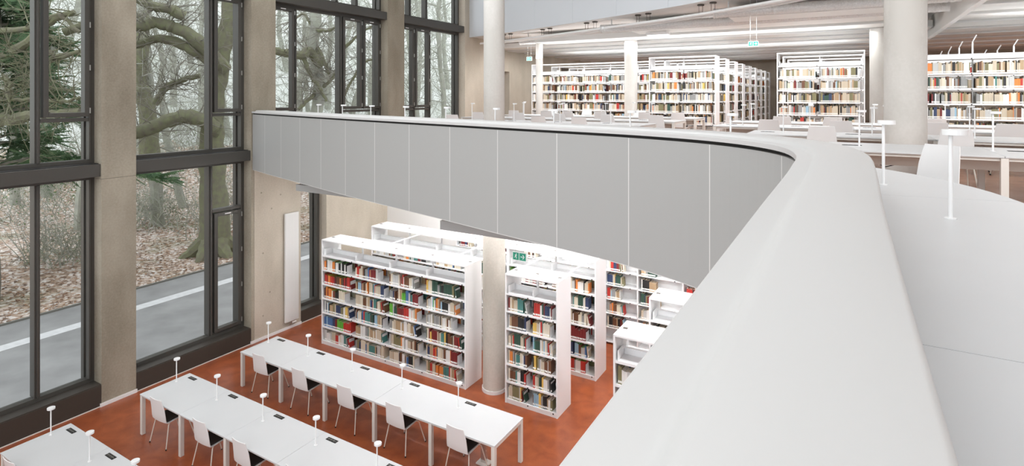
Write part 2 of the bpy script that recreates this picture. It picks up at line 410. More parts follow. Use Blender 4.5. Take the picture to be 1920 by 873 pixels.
# ------------------------------------------------------------------ parapet of the gallery
def taper(p):
    u = max(0., min(1., (3.6-p.y)/3.2)); return Vector((-.041*u*(2-u) if p.x > 12.5 else 0., 0.))
r = empty('wall_parapet'); struct(r, 'curved grey balcony front with white cap sweeping across the void', 'balcony parapet')
m = MB(); sweep(m, C1, L1, [(0, 5.788), (0, 5.826), (.004, 5.83), (.072, 5.83), (.086, 5.833), (.094, 5.842), (.104, 5.853), (.12, 5.857), (.372, 5.857), (.381, 5.853), (.385, 5.845), (.385, ZU+.002), (.36, ZU+.002), (.36, 5.788)], warp=taper)
m.build('parapet_cap', M_capm, r, smooth=True)
m = MB(); sweep(m, C1, L1, [(.045, 5.745), (.045, 5.788), (.3, 5.788), (.3, 5.745)]); m.build('shadow_gap', M_black, r)
edges = [0]
s = .9
while s < L1: edges.append(s); s += 1.03
edges.append(L1)
for a, b in zip(edges, edges[1:]):
    m = MB(); sweep(m, C1, L1, [(.02, 4.37), (.02, 5.755), (.05, 5.755), (.05, 4.37)], a+.006, b-.006); m.build('facing_panel', M_panel, r)
m = MB(); sweep(m, C1, L1, [(.0205, 4.362), (.0205, 5.753), (.055, 5.753), (.055, 4.362)]); m.build('seam_strip', M_seam, r)
# storey above
r = empty('wall_parapet_above'); struct(r, 'grey curved balcony front of the storey above', 'balcony parapet')
s = 0; k = 0
while s < L2:
    b = min(L2, s+1.9); m = MB(); sweep(m, C2, L2, [(.0, 8.54), (.0, 10.6), (.04, 10.6), (.04, 8.54)], s+.003, b-.003); m.build('facing_panel', M_panel_lit, r); s += 1.9
m = MB(); sweep(m, C2, L2, [(-.03, 10.6), (-.03, 10.66), (.4, 10.66), (.4, 10.6)]); m.build('parapet_cap', M_capm, r)

# ------------------------------------------------------------------ round columns
def column(x, y, z0, z1, r_, label, ring=True, cm=None):
    t = empty('concrete_column', (x, y, z0)); tag(t, label, 'column')
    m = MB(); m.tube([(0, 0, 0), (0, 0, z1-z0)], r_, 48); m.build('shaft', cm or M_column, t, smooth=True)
    if ring:
        m = MB(); m.tube([(0, 0, .0), (0, 0, .07)], r_+.018, 48); m.build('base_ring', M_white, t, smooth=True)
    t['kind'] = 'structure'
    return t
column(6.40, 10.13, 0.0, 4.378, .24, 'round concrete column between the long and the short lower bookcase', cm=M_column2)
column(6.40, 10.13, ZU, 12.8, .223, 'tall round concrete column on the gallery, leftmost one')
column(13.55, 9.72, ZU, 12.8, .256, 'thick round concrete column among the upper tables on the right')
column(6.30, 19.3, ZU, 8.17, .225, 'round column in front of the left upper bookcases')
column(13.66, 19.5, ZU, 8.17, .235, 'round column half hidden behind the thick right column')
column(2.97, 18.7, ZU, 8.17, .13, 'slim white column before the left end of the upper shelves')

# ------------------------------------------------------------------ gallery ceiling: panels, beam, ducts, pipes
def curve_y2(x):
    best = 99
    for p in C2:
        if abs(p.x-x) < .2: return p.y
    return 8
def ceil_panel(x0, x1, y, z, label, d=.95):
    m = MB(); m.box(x0, x1, y, y+d, z, z+.19); m.box(x0, x1, y-.012, y, z, z+.022, 1)
    tag(m.build('ceiling_panel', [M_baffle, M_white]), label, 'ceiling panel', 'long white panels under the gallery ceiling', 'structure')
for k, yy in enumerate((15.0, 16.6, 18.3, 19.8, 21.3, 22.8, 24.4, 26.0, 27.6, 29.2, 30.8, 32.4)):
    xa = (10.3, 7.2, 3.0, .02)[k] if k < 4 else .02
    ceil_panel(xa, 14.95 if k > 2 else 14.2+.2*k, yy, 8.18, 'long white ceiling panel over the gallery, %s from the void' % (ORD[k] if k < 10 else ('eleventh' if k == 10 else 'twelfth')))
for k, yy in enumerate((12.6, 14.3, 16.1, 17.9, 19.7, 21.5, 23.3, 25.1, 26.9, 28.7)):
    ceil_panel(15.12, XE, yy, 8.24, 'white ceiling panel right of the long beam, %s from the void' % ORD[k], 1.15)
m = MB(); m.box(15.0, 15.08, 9.5, YF, 8.0, 8.56); m.box(14.985, 15.095, 9.5, YF, 7.985, 8.0, 1)
struct(m.build('trim_10', [M_baffle, M_white]), 'long white downstand beam running diagonally along the ceiling at right', 'ceiling beam')
# beige soffit strip between curve and panels is the slab itself; curved pipes follow the balcony edge
for j, (o, z, rr) in enumerate(((.36, 8.30, .038), (.49, 8.30, .032), (.62, 8.28, .032))):
    O = offs(C2, o); m = MB(); m.tube([(p.x, p.y, z) for p in O if p.x > .3 and p.y > 2], rr, 10)
    tag(m.build('curved_pipe', M_white, smooth=True), 'white curved ceiling pipe, %s of the three following the balcony edge' % ('outermost', 'middle', 'innermost')[j], 'pipe', 'curved ceiling pipes')
for k in range(7):
    s_ = 1.6+k*2.15
    for q, e in enumerate((0, .38)):
        p, t = at_arc(C2, L2, s_+e, .42)
        h = empty('pipe_hanger', (p.x, p.y, 8.325)); tag(h, 'dark round-plate pipe hanger, %s of the %s pair from the window wall' % (('left', 'right')[q], ORD[k]), 'hanger', 'pipe hangers')
        m = MB(); m.cyl(0, 0, .20, .229, .085, 20); m.build('ceiling_plate', M_dark, h)
        for dx in (-.045, .045):
            m = MB(); m.cyl(dx, 0, -.03, .20, .006, 6); m.build('rod', M_dark, h)
def duct(x0, x1, y, z, rr, label, ribs=.05, cap=True):
    t = empty('ventilation_duct', (x0, y, z)); tag(t, label, 'duct')
    m = MB(); n = int((x1-x0)/ribs); pts = []; rad = []
    for k in range(n+1):
        pts.append((k*ribs, 0, 0)); rad.append(rr*(1.0 if k % 2 else .94))
    m.tube(pts, rad, 20); m.build('ribbed_tube', M_metal, t)
    m = MB(); m.tube([(-.03, 0, 0), (.0, 0, 0)], rr*1.06, 20); m.build('end_collar', M_metal, t)
    for k in range(int((x1-x0)/2.2)+1):
        m = MB(); m.box(.3+k*2.2, .33+k*2.2, -.01, .01, rr, 8.56-z); m.build('strap', M_metal, t)
duct(2.35, 3.2, 18.6, 8.20, .10, 'short ribbed metal duct near the left round column') if False else None
duct(6.35, 14.9, 16.42, 8.29, .12, 'long ribbed metal ventilation duct above the upper tables')
duct(10.0, 14.9, 14.83, 8.29, .12, 'ribbed metal ventilation duct nearest the void')
duct(2.3, 2.95, 18.5, 8.27, .12, 'short ribbed metal duct end beside the left round column')
# flat ceiling lights
def fixture(name, x, y, z, lx, ly, label):
    t = empty(name, (x, y, z)); tag(t, label, 'light')
    m = MB(); m.box(-lx/2, lx/2, -ly/2, ly/2, 0, .07); m.build('housing', M_white, t)
    m = MB(); m.box(-lx/2+.03, lx/2-.03, -ly/2+.02, ly/2-.02, -.006, 0); m.build('diffuser', E_lamp, t)
    for sx in (-lx/3, lx/3):
        m = MB(); m.box(sx-.006, sx+.006, -.006, .006, .07, 8.56-z); m.build('suspension', M_metal, t)
E_lamp = emit('lamp_diffuser', (1, .98, .95), 2.5)
fixture('ceiling_light', 17.6, 15.6, 8.08, 2.6, .28, 'long flat white ceiling light at the upper right')
fixture('ceiling_light', 7.9, 18.0-.9, 8.08, .7, .16, 'small flat white ceiling light above the middle column')
# ceiling baffles over the lower floor
for (x0, x1, y, lb) in ((2.35, 9.0, 8.33, 'grey ceiling baffle peeking from under the balcony near the radiator wall'), (7.35, 12.0, 7.05, 'grey ceiling baffle hanging over the left lower bookcases')):
    t = empty('ceiling_baffle', (x0, y, 4.12)); tag(t, lb, 'ceiling baffle')
    m = MB(); m.box(0, x1-x0, 0, .30, 0, .14); m.build('baffle_board', M_panel, t)
    m = MB()
    for q in range(4): m.tube([(.15+q*.9, .05, .14), (.3+q*.9, .15, .26)], .004, 5)
    m.build('suspension_wire', M_black, t)

# ------------------------------------------------------------------ radiator
t = empty('radiator', (.0, 9.80, .22)); tag(t, 'tall flat white radiator on the beige concrete wall', 'radiator')
m = MB(); m.box(.045, .10, 0, .42, 0, 2.88)
m.build('radiator_panel', M_rad, t, bevel=.006)
m = MB()
for k in range(20): m.box(.1, .103, .012+k*.0205, .024+k*.0205, .03, 2.85)
m.build('fins', M_rad, t)
m = MB(); m.box(.001, .045, .1, .3, .4, .46); m.build('wall_bracket', M_rad, t)
m = MB(); m.box(.001, .045, .1, .3, 2.4, 2.46); m.build('wall_bracket', M_rad, t)
m = MB(); m.tube([(.06, .16, 0), (.06, .16, -.1), (.02, .16, -.13)], .011, 8); m.tube([(.06, .21, 0), (.06, .21, -.1), (.02, .21, -.13)], .011, 8); m.build('valve_pipe', M_chrome, t)
m = MB(); m.tube([(.07, .23, -.06), (.09, .34, -.05)], .024, 12); m.build('thermostat', M_white, t)

# ------------------------------------------------------------------ tables, chairs, lamps
def make_table(x0, nmod, y0, dep, zf, zt, label, group, mod=1.29, sockets=True, tray=False, seams=None):
    t = empty('reading_table', (x0, y0, zf)); tag(t, label, 'table', group); L = nmod*mod; h = zt-zf
    seams = seams or [nmod]
    a = 0
    for b in seams:
        m = MB(); m.box(a*mod+.002, b*mod-.002, 0, dep, h-.022, h); m.build('tabletop', M_lam, t, bevel=.004); a = b
    m = MB(); m.box(.02, L-.02, .03, .05, h-.055, h-.023); m.box(.02, L-.02, dep-.05, dep-.03, h-.055, h-.023)
    m.box(.012, .035, .03, dep-.03, h-.075, h-.023); m.box(L-.035, L-.012, .03, dep-.03, h-.075, h-.023)
    m.build('apron', M_tleg, t)
    lw = .066
    lgm = MB(); lgm.box(-lw/2, lw/2, 0, lw, 0, h-.0235)
    first = None
    for k in range(nmod+1):
        xx = min(max(k*mod, lw/2+.004), L-lw/2-.004)
        for yy in (.006, dep-lw-.006):
            if first is None:
                first = lgm.build('leg', M_tleg, t, bevel=.004); o = first
            else:
                o = first.copy(); COL.objects.link(o); o.parent = t
            o.location = (xx, yy, 0)
    if tray:
        m = MB(); m.box(.2, L-.2, dep/2-.16, dep/2-.145, h-.2, h-.03); m.box(.2, L-.2, dep/2+.145, dep/2+.16, h-.2, h-.03); m.box(.2, L-.2, dep/2-.145, dep/2+.145, h-.2, h-.19)
        m.build('cable_tray', M_tleg, t)
        m = MB()
        for k in range(nmod):
            m.tube([(k*mod+.5, dep/2+.1, h-.19), (k*mod+.62, dep/2, h-.24), (k*mod+.8, dep/2+.05, h-.19)], .006, 6)
        m.build('cable', M_black, t)
    if sockets:
        f2 = None
        for k in range(nmod):
            if f2 is None:
                m = MB(); m.box(-.11, .11, -.035, .035, 0, .003)
                for q in range(3): m.box(-.085+q*.055, -.048+q*.055, -.02, .02, .003, .006, 1)
                f2 = m.build('power_socket', [M_black, M_frame], t)
                m = MB(); m.box(-.1, .1, -.003, 0, .0062, .0072); m.build('socket_lid', M_hinge, f2)
                o = f2
            else:
                o = f2.copy(); COL.objects.link(o); o.parent = t
                for ch in f2.children:
                    c = ch.copy(); COL.objects.link(c); c.parent = o
            o.location = (k*mod+.27, dep-.10 if not tray else dep/2+.12, h+.0005)
    return t

def make_lamp():
    t = empty('desk_lamp'); m = MB(); m.tube([(0, 0, .0), (0, 0, .43)], .0095, 12); m.build('pole', M_white, t, smooth=True)
    m = MB(); m.tube([(0, 0, 0), (0, 0, .006)], .026, 20); m.build('foot', M_white, t)
    m = MB(); m.tube([(.022, 0, .425), (.022, 0, .452)], .054, 28); h = m.build('lamp_head', M_white, t, smooth=True)
    m = MB(); m.tube([(.022, 0, .4235), (.022, 0, .425)], .042, 24); m.build('diffuser', M_lam, h)
    return t
lamp0 = make_lamp(); used_lamp = [False]
def place_lamp(x, y, z, label, group, rz=0):
    t = lamp0 if not used_lamp[0] else copy_tree(lamp0); used_lamp[0] = True
    t.location = (x, y, z); t.rotation_euler = (0, 0, rz); tag(t, label, 'lamp', group); return t

def make_chair():
    t = empty('stacking_chair')
    # one-piece shell: profile in (y,z), seat to back, with width
    prof = [(.23, .425, .185), (.21, .448, .20), (.10, .452, .210), (-.08, .444, .216), (-.17, .440, .216), (-.208, .452, .214), (-.220, .50, .212), (-.228, .58, .208), (-.242, .69, .200), (-.268, .81, .183), (-.282, .868, .172)]
    m = MB(); n = 9; th = .009
    def row(i, off):
        y, z, w_ = prof[i]; a = prof[max(0, i-1)]; b = prof[min(len(prof)-1, i+1)]
        dy, dz = b[0]-a[0], b[1]-a[1]; l = math.hypot(dy, dz); ny, nz = dz/l, -dy/l   # outward (below/back)
        out = []
        for k in range(n):
            u = -1+2*k/(n-1); dish = .020*(u*u)*(1 if i > 4 else .5)
            out.append((u*w_, y-ny*(off)*1+(dish*(1 if i > 4 else 0)), z+nz*off*-1+(dish*.4 if i <= 4 else 0)))
        return out
    for off in (0, th):
        for i in range(len(prof)): m.v += row(i, off)
    R = len(prof)
    for s_ in (0, 1):
        for i in range(R-1):
            for k in range(n-1):
                a = s_*R*n+i*n+k; m.f.append((a, a+1, a+n+1, a+n)); m.mi.append(0)
    for i in range(R-1):
        for k in (0, n-1):
            a = i*n+k; b = a+R*n; m.f.append((a, a+n, b+n, b)); m.mi.append(0)
    for k in range(n-1):
        for i in (0, R-1):
            a = i*n+k; b = a+R*n; m.f.append((a, a+1, b+1, b)); m.mi.append(0)
    sh = m.build('seat_shell', M_white, t, smooth=True)
    m = MB(); P = [(-.175, .215), (-.19, .10), (-.195, -.175), (.195, -.175), (.19, .10), (.175, .215)]
    m.prism(P, .455, .475); m.build('seat_pad', M_pad, t, bevel=.006)
    rr = .0095
    for sx in (-1, 1):
        m = MB(); m.tube([(sx*.15, .10, .432), (sx*.185, .15, .425), (sx*.205, .18, .40), (sx*.25, .30, 0.006)], rr, 8); m.build('leg', M_leg, t, smooth=True)
        m = MB(); m.tube([(sx*.15, .0, .425), (sx*.18, -.12, .422), (sx*.20, -.15, .40), (sx*.25, -.225, 0.006)], rr, 8); m.build('leg', M_leg, t, smooth=True)
    m = MB(); m.tube([(-.165, .02, .424), (.165, .02, .424)], rr, 8); m.build('cross_bar', M_leg, t)
    for sx in (-1, 1):
        for yy in (.30, -.225):
            m = MB(); m.cyl(sx*.25, yy, 0, .022, .0125, 8); m.build('foot_cap', M_black, t)
    return t
chair0 = make_chair(); used_ch = [False]
def place_chair(x, y, z, rz, label, group):
    t = chair0 if not used_ch[0] else copy_tree(chair0); used_ch[0] = True
    t.location = (x, y, z+.001); t.rotation_euler = (0, 0, rz); tag(t, label, 'chair', group); return t

# lower tables
TROW = [('nearest the camera', 3.47, 3), ('middle', 5.46, 5), ('closest to the bookcases', 7.46, 5)]
for i, (nm, y0, nm_) in enumerate(TROW):
    nmod = 5
    make_table(1.65, nmod, y0, .92, 0, .74, 'long white reading table on the red floor, the one %s' % nm, 'long lower reading tables', seams=[1, 3, 5] if i == 2 else [1, 2, 3, 5])
    nl = (2, 5, 5)[i]
    for k in range(nmod):
        if i == 0 and k > 2: continue
        place_lamp(1.77+k*1.3, y0+.60, .7405, 'small white desk lamp, %s from the window, on the long table %s' % (ORD[k], nm), 'desk lamps on the lower tables', rz=-.2)
for k, x in enumerate((2.34, 3.57, 4.84, 6.06, 7.39)):
    place_chair(x, 7.46+.20, 0, .04-.02*k, 'white chair, %s from the window, at the long table closest to the bookcases' % ORD[k], 'chairs at the lower tables')
for k, x in enumerate((2.31, 3.63, 4.71, 6.0)):
    place_chair(x, 5.46+.20, 0, .03-.02*k, 'white chair with black seat, %s from the window at the middle long table' % ORD[k], 'chairs at the lower tables')
place_chair(2.22, 3.47+.18, 0, .05, 'white chair with black seat at the nearest long table, cut by the lower edge', 'chairs at the lower tables')
# waste column / cable riser under the table end
t = empty('cable_riser', (7.55, 8.0, 0)); tag(t, 'dark metal cable riser standing under the right end of a long table', 'cable riser')
m = MB(); m.box(-.05, .05, -.03, .03, .02, .70); m.build('riser_tube', M_chrome, t)
m = MB(); m.box(-.11, .11, -.09, .09, 0, .02); m.build('base_plate', M_tleg, t)

# curved gallery desk along the parapet
t = empty('curved_desk', (0, 0, 0)); tag(t, 'curved white desk built along the inside of the balcony parapet', 'desk')
s = .6; k = 0
ed = [.6]
while ed[-1]+2.32 < L1-4.46: ed.append(ed[-1]+2.32)
# a joint falls at y = 1.74 on the straight run
sj = L1-(1.74+3.5)
ed = [sj-2.45*q for q in range(6, 0, -1)]+[sj, sj+2.45, L1-.4]
ed = [e for e in ed if e > .3]; ed = [.3]+ed
for a, b in zip(ed, ed[1:]):
    m = MB(); sweep(m, C1, L1, [(.389, ZT-.04), (.389, ZT), (1.2, ZT), (1.205, ZT-.004), (1.205, ZT-.04)], a+.0018, b-.0018, warp=taper); m.build('desktop', M_lam, t)
for e in ed[1:-1]:
    for o in (.45, 1.08):
        p, tg = at_arc(C1, L1, e, o); m = MB(); m.box(p.x-.03, p.x+.03, p.y-.03, p.y+.03, ZU+.002, ZT-.042); m.build('leg', M_tleg, t)
# lamps on it
sl = [L1-(3.58+3.5)-.03+0.0]
p0 = sl[0]
for k in range(-1, 11):
    s_ = p0-1.17*k if k >= 0 else p0+1.9
    if s_ < .8: break
    if k == -1: continue
    p, tg = at_arc(C1, L1, s_, .66 if k == 0 else .56)
    if k == 0: p = Vector((13.28, 3.60))
    if k == 1: p = Vector((13.05, 4.74))
    place_lamp(p.x, p.y, ZT+.0005, 'white desk lamp on the curved balcony desk, %s along from the camera' % ORD[min(k, 9)] if k < 10 else 'white desk lamp on the curved desk closest to the windows', 'desk lamps on the curved desk', rz=.5)
# chairs at the curved desk
place_chair(13.40, 6.40, ZU, math.radians(132), 'white chair turned sideways behind the curved desk, black seat showing', 'chairs at the curved desk')
for k, (s_) in enumerate((2.0, 3.3, 4.5, 5.7, 7.0, 8.2, 9.4)):
    p, tg = at_arc(C1, L1, s_, 1.33); a = math.atan2(tg.y, tg.x)+math.pi
    place_chair(p.x, p.y, ZU, a, 'white chair facing the void behind the parapet, %s from the window wall' % ORD[k], 'chairs at the curved desk')

# upper tables
UROWS = [('R0', 12.75, 8, 7.66, 1.25, 'on the gallery nearest the camera'), ('R1', 11.35, 0, 10.15, 1.2, ''), ('R2', 10.38, 10, 12.55, 1.15, 'third row of the right gallery block'), ('R3', 10.36, 10, 14.65, 1.1, 'fourth row of the right gallery block')]
gU = 'upper gallery reading tables'
make_table(12.62, 6, 7.66, 1.25, ZU, ZT, 'white double reading table nearest the curved desk on the gallery', gU, tray=True, mod=1.63, seams=[1, 3, 6])
make_table(11.37, 9, 10.15, 1.2, ZU, ZT, 'white reading table just behind the thick round column', gU, tray=True, seams=[2, 5, 9])
make_table(10.38, 10, 12.55, 1.15, ZU, ZT, 'white reading table in the third row right of the aisle', gU, tray=True, seams=[2, 6, 10])
make_table(10.36, 10, 14.70, 1.1, ZU, ZT, 'white reading table closest to the right upper bookcases', gU, tray=True, seams=[2, 6, 10])
make_table(3.9, 4, 11.75, 1.2, ZU, ZT, 'white reading table of the left gallery block, closest to the parapet', gU, tray=True, seams=[2, 4])
make_table(2.75, 5, 14.0, 1.2, ZU, ZT, 'white reading table of the left gallery block, middle row', gU, tray=True, seams=[2, 5])
make_table(2.75, 5, 16.35, 1.2, ZU, ZT, 'white reading table of the left gallery block, row closest to the bookcases', gU, tray=True, seams=[2, 5])
gL = 'desk lamps on the gallery tables'
for (nm, x0, n_, yc, sk) in (('the table nearest the curved desk', 12.97, 4, 8.28, ()), ('the table behind the thick column', 11.9, 4, 10.75, ()), ('the third right-hand row', 10.9, 5, 13.1, ()), ('the row closest to the right bookcases', 10.8, 5, 15.2, ()),
                             ('left block table by the parapet', 4.3, 4, 12.35, ()), ('left block middle table', 3.3, 5, 14.6, ()), ('left block table by the bookcases', 3.3, 5, 16.95, ())):
    for k in range(n_):
        place_lamp(x0+k*1.29, yc, ZT+.0005, 'white desk lamp, %s from the left on %s' % (ORD[k], nm), gL, rz=.3)
gC = 'chairs at the gallery tables'
CH = [('the table behind the thick column', 10.15, [12.50, 14.12, 15.3]), ('the third right-hand row', 12.55, [11.48, 12.73, 14.14, 15.2]), ('the row closest to the right bookcases', 14.70, [11.56, 12.55, 14.4]),
      ('left block table by the parapet', 11.75, [4.3, 5.55, 6.78, 7.80]), ('left block middle table', 14.0, [3.6, 4.95, 6.25, 7.60, 8.85]), ('left block table by the bookcases', 16.35, [3.4, 4.6, 5.4, 6.44, 7.84, 8.76])]
rc = random.Random(5)
for nm, y, xs in CH:
    for k, x in enumerate(xs):
        place_chair(x, y-.08, ZU, rc.uniform(-.15, .15), 'white chair, %s from left, near side of %s' % (ORD[k], nm), gC)
for nm, y, xs in [('the table nearest the curved desk', 8.91, []), ('left block table by the bookcases', 17.55, [3.9, 5.2, 7.1])]:
    for k, x in enumerate(xs):
        place_chair(x, y+.10, ZU, math.pi+rc.uniform(-.1, .1), 'white chair, %s from left, far side of %s' % (ORD[k], nm), gC)
# waste bin under the gallery table
t = empty('waste_bin', (15.05, 9.25, ZU)); tag(t, 'small white round waste bin under the gallery table at the right edge', 'bin')
m = MB(); m.tube([(0, 0, .001), (0, 0, .30)], [.13, .15], 28); m.build('bin_body', M_white, t, smooth=True)
m = MB(); m.tube([(0, 0, .30), (0, 0, .31)], .154, 28); m.build('rim', M_white, t, smooth=True)

# ------------------------------------------------------------------ bookcases and books
PIT = .355
BOOKS = []           # specs of every book standing in view
CRUDE = []           # far / hidden books
PAL = {'dark green': (.035, .085, .06), 'brown': (.16, .07, .035), 'tan': (.45, .32, .19), 'cream': (.72, .65, .52), 'white': (.78, .77, .74), 'black': (.02, .02, .02),
       'navy blue': (.035, .055, .12), 'red': (.50, .04, .03), 'dark red': (.20, .025, .025), 'orange': (.72, .23, .05), 'grey': (.30, .30, .29), 'olive': (.22, .20, .10),
       'teal': (.07, .22, .20), 'light blue': (.32, .50, .62), 'bright green': (.13, .42, .05), 'beige': (.58, .50, .38), 'blue': (.07, .16, .34), 'pale grey': (.55, .55, .53), 'yellow': (.75, .50, .12)}
BM = {k: mat('book_cover_'+k.replace(' ', '_'), v, .5) for k, v in PAL.items()}
M_page = mat('book_pages', (.70, .62, .50), .8); M_tagg = mat('green_page_tag', (.15, .55, .08), .7); M_sticker = mat('spine_sticker', (.85, .84, .80), .6)
WL = [('cream', 13), ('white', 10), ('beige', 12), ('tan', 7), ('black', 9), ('brown', 9), ('dark green', 7), ('dark red', 5), ('red', 5), ('navy blue', 5), ('grey', 7), ('olive', 4), ('orange', 4), ('pale grey', 8), ('teal', 3), ('light blue', 3), ('yellow', 2), ('blue', 2), ('bright green', 1)]
WU = [('cream', 10), ('white', 14), ('beige', 24), ('tan', 18), ('black', 9), ('brown', 8), ('dark green', 3), ('dark red', 3), ('red', 2), ('navy blue', 3), ('grey', 14), ('olive', 13), ('orange', 3), ('pale grey', 10), ('teal', 1), ('light blue', 1), ('yellow', 1)]
def pick(rg, W):
    return rg.choices([a for a, b in W], [b for a, b in W])[0]
def fill(rg, x0, x1, yf, z, W, fillf, where, top=None, hmax=.29, prio=True, scheme=None, crude=False):
    thin = .6 if z > 4 else 1.
    """stand books from x0 to x1 with the spines near yf, facing -y"""
    x = x0; end = x0+(x1-x0)*fillf; i = 0; col = None; hh = .24; run = 0
    while True:
        if run <= 0:
            run = rg.choice([1, 1, 1, 2, 3, 5]); col = scheme(i, rg) if scheme else pick(rg, W); hh = rg.uniform(.20, hmax-.01); bt = rg.uniform(.016, .038)*thin
        t = bt*rg.uniform(.85, 1.15) if run > 1 else rg.uniform(.014, .045)*thin
        if x+t > end: break
        h = min(hmax, hh*rg.uniform(.96, 1.04)); d = rg.uniform(.15, .20)
        i += 1
        sp = dict(x=x+t/2, y=yf+rg.uniform(0, .012), z=z, t=t, h=h, d=d, col=col, where=where, i=i, top=top, lean=0.0)
        (CRUDE if crude else BOOKS).append(sp)
        x += t+.0008; run -= 1
        if rg.random() < .012 and x+.3 < end: x += rg.uniform(.02, .05)
    # leaning books in the leftover room
    if not crude and rg.random() < .6 and x1-x > .12:
        n = rg.randint(1, 3); a = rg.uniform(.10, .24)
        for q in range(n):
            t = rg.uniform(.018, .03); h = rg.uniform(.19, .25)
            xx = x+h*math.sin(a)+.004
            if xx+t+.03 > x1: break
            i += 1; BOOKS.append(dict(x=xx+t/2, y=yf+.004, z=z, t=t, h=h, d=.16, col=pick(rg, W), where=where, i=i, top=top, lean=-a)); x += t/math.cos(a)+.002
    return x

def bookcase(x0, nb, bw, yf, zf, label, name_short, rg, group, W=WL, canopy=True, vis_rows=range(6), full=True, dep=.62, fillr=(.72, .93), greens=None, crude=False, schemes=None, parts=True, seen_far=True):
    t = empty('bookcase', (x0, yf, zf)); tag(t, label, 'bookcase', group)
    Wd = nb*bw; H = 2.585; gz = .09+6*PIT
    e = MB(); e.box(-.03, 0, 0, dep, 0, H); ep = e.build('end_panel', M_shelf, t, bevel=.003)
    o = ep.copy(); COL.objects.link(o); o.parent = t; o.location = (Wd+.03, 0, 0)
    if not full: pass
    m = MB(); m.box(0.001, Wd-.001, .012, dep-.012, 0, .088); m.build('plinth', M_shelf, t)
    for k in range(7):
        z = .09+k*PIT
        m = MB()
        if k > 0:
            m.box(.001, Wd-.001, .008, dep/2-.012, z-.022, z); m.box(.001, Wd-.001, dep/2+.012, dep-.008, z-.022, z)
        else: m.box(.001, Wd-.001, .008, dep-.008, z-.001, z)
        m.box(.001, Wd-.001, .004, .008, z-.032 if k else z-.02, z+.006)
        for b in range(1, nb+1):
            m.box(b*bw-.075, b*bw-.05, -.002, .004, z-.03, z-.008, 1)
        m.build('shelf', [M_shelf, M_black], t)
    for b in range(1, nb):
        m = MB(); m.box(b*bw-.015, b*bw+.015, dep/2-.02, dep/2+.02, .09, H-.03 if canopy else H); m.build('upright', M_shelf, t)
    # gallery level: raised centre rail with brackets
    m = MB(); m.box(.001, Wd-.001, dep/2-.008, dep/2+.008, gz, gz+.10); m.box(.001, Wd-.001, dep/2-.03, dep/2+.03, gz+.10, gz+.108)
    m.build('centre_rail', M_shelf, t)
    if canopy:
        for b in range(nb):
            m = MB(); m.box(b*bw+.03, b*bw+.042, .03, dep/2-.03, gz+.002, gz+.15); m.build('bracket', M_shelf, t)
        m = MB(); m.box(-.03, Wd+.03, -.002, dep/2-.004, H, H+.03); m.box(-.03, Wd+.03, dep/2+.004, dep+.002, H, H+.03); m.box(-.03, Wd+.03, dep/2-.004, dep/2+.004, H, H+.02)
        cp = m.build('canopy', M_shelf, t, bevel=.003)
        m = MB()
        for b in range(nb+1):
            xx = min(max(b*bw, .06), Wd-.06); m.box(xx-.04, xx+.03, dep/2-.03, dep/2+.03, H+.0302, H+.034)
        m.build('cable_outlet', M_dark, cp)
    else:
        m = MB()
        for b in range(nb+1):
            m.tube([(b*bw, dep/2, H-.05), (b*bw, dep/2, H+.02), (b*bw+.05, dep/2-.15, H+.16)], .014, 6)
        m.build('lamp_arm', M_shelf, t)
    for k in range(6):
        z = zf+.09+k*PIT+.0007
        if k not in vis_rows: continue
        for b in range(nb):
            where = (name_short, k, b, nb)
            fr = rg.uniform(*fillr)
            tp = 'green' if greens and (k, b) in greens else None
            sc = schemes.get((k, b)) if schemes else None
            xe = fill(rg, x0+b*bw+.03, x0+(b+1)*bw-.05, yf+.035, z, W, fr, where, tp, scheme=sc, crude=crude)
            if not crude and fr < .9:
                BOOKENDS.append((min(x0+(b+1)*bw-.035, xe+.012), yf+.04, z, where))
    # the other side of the case
    for k in range(6):
        z = zf+.09+k*PIT+.0007
        if k not in vis_rows: continue
        for b in range(nb):
            n0 = len(CRUDE); fill(rg, x0+b*bw+.03, x0+(b+1)*bw-.05, yf+.42, z, W, .9, None, greens and ((k, b) in greens) and 'green' or None, crude=True)
    return t
BOOKENDS = []
rg = random.Random(11)
gB = 'lower bookcases'
dk = lambda i, r: r.choice(['black', 'black', 'dark red', 'white', 'dark green'])
gsch = {(5, 0): lambda i, r: r.choice(['black', 'black', 'black', 'white', 'orange']), (4, 0): lambda i, r: r.choice(['brown', 'dark red', 'black', 'orange', 'dark green', 'red']),
        (3, 0): lambda i, r: r.choice(['brown', 'dark red', 'grey', 'black', 'cream', 'orange']), (1, 0): lambda i, r: ('blue', 'navy blue', 'blue', 'light blue')[i % 4] if i < 11 else ('dark red' if i < 14 else 'bright green' if i < 21 else 'red')}
bookcase(1.51, 4, 1.09, 9.79, 0, 'long white four-bay bookcase full of books, left of the round column', 'long lower bookcase', rg, gB, greens={(5, 0), (4, 0), (3, 0)}, schemes=gsch)
bookcase(6.90, 2, .56, 9.80, 0, 'short white bookcase full of books, right of the round column', 'short bookcase beside the round column', rg, gB)
bookcase(1.51, 4, 1.09, 11.52, 0, 'long white bookcase behind the front one, only its top visible', 'second long lower bookcase', rg, gB, vis_rows=(4, 5), crude=True)
bookcase(5.93, 2, 1.09, 11.52, 0, 'white bookcase behind the short one, its right bay showing books', 'bookcase behind the short one', rg, gB, greens={(0, 1), (1, 1)},
         schemes={(2, 1): lambda i, r: 'cream' if i < 9 else 'dark red', (0, 1): lambda i, r: 'red' if i % 12 < 4 else r.choice(['grey', 'black', 'white'])}, fillr=(.8, .95))
bookcase(9.83, 4, 1.09, 8.12, 0, 'white bookcase cut off by the balcony edge, nearest one on the right', 'right lower bookcase', rg, gB, vis_rows=(5, 4), fillr=(.3, .6))
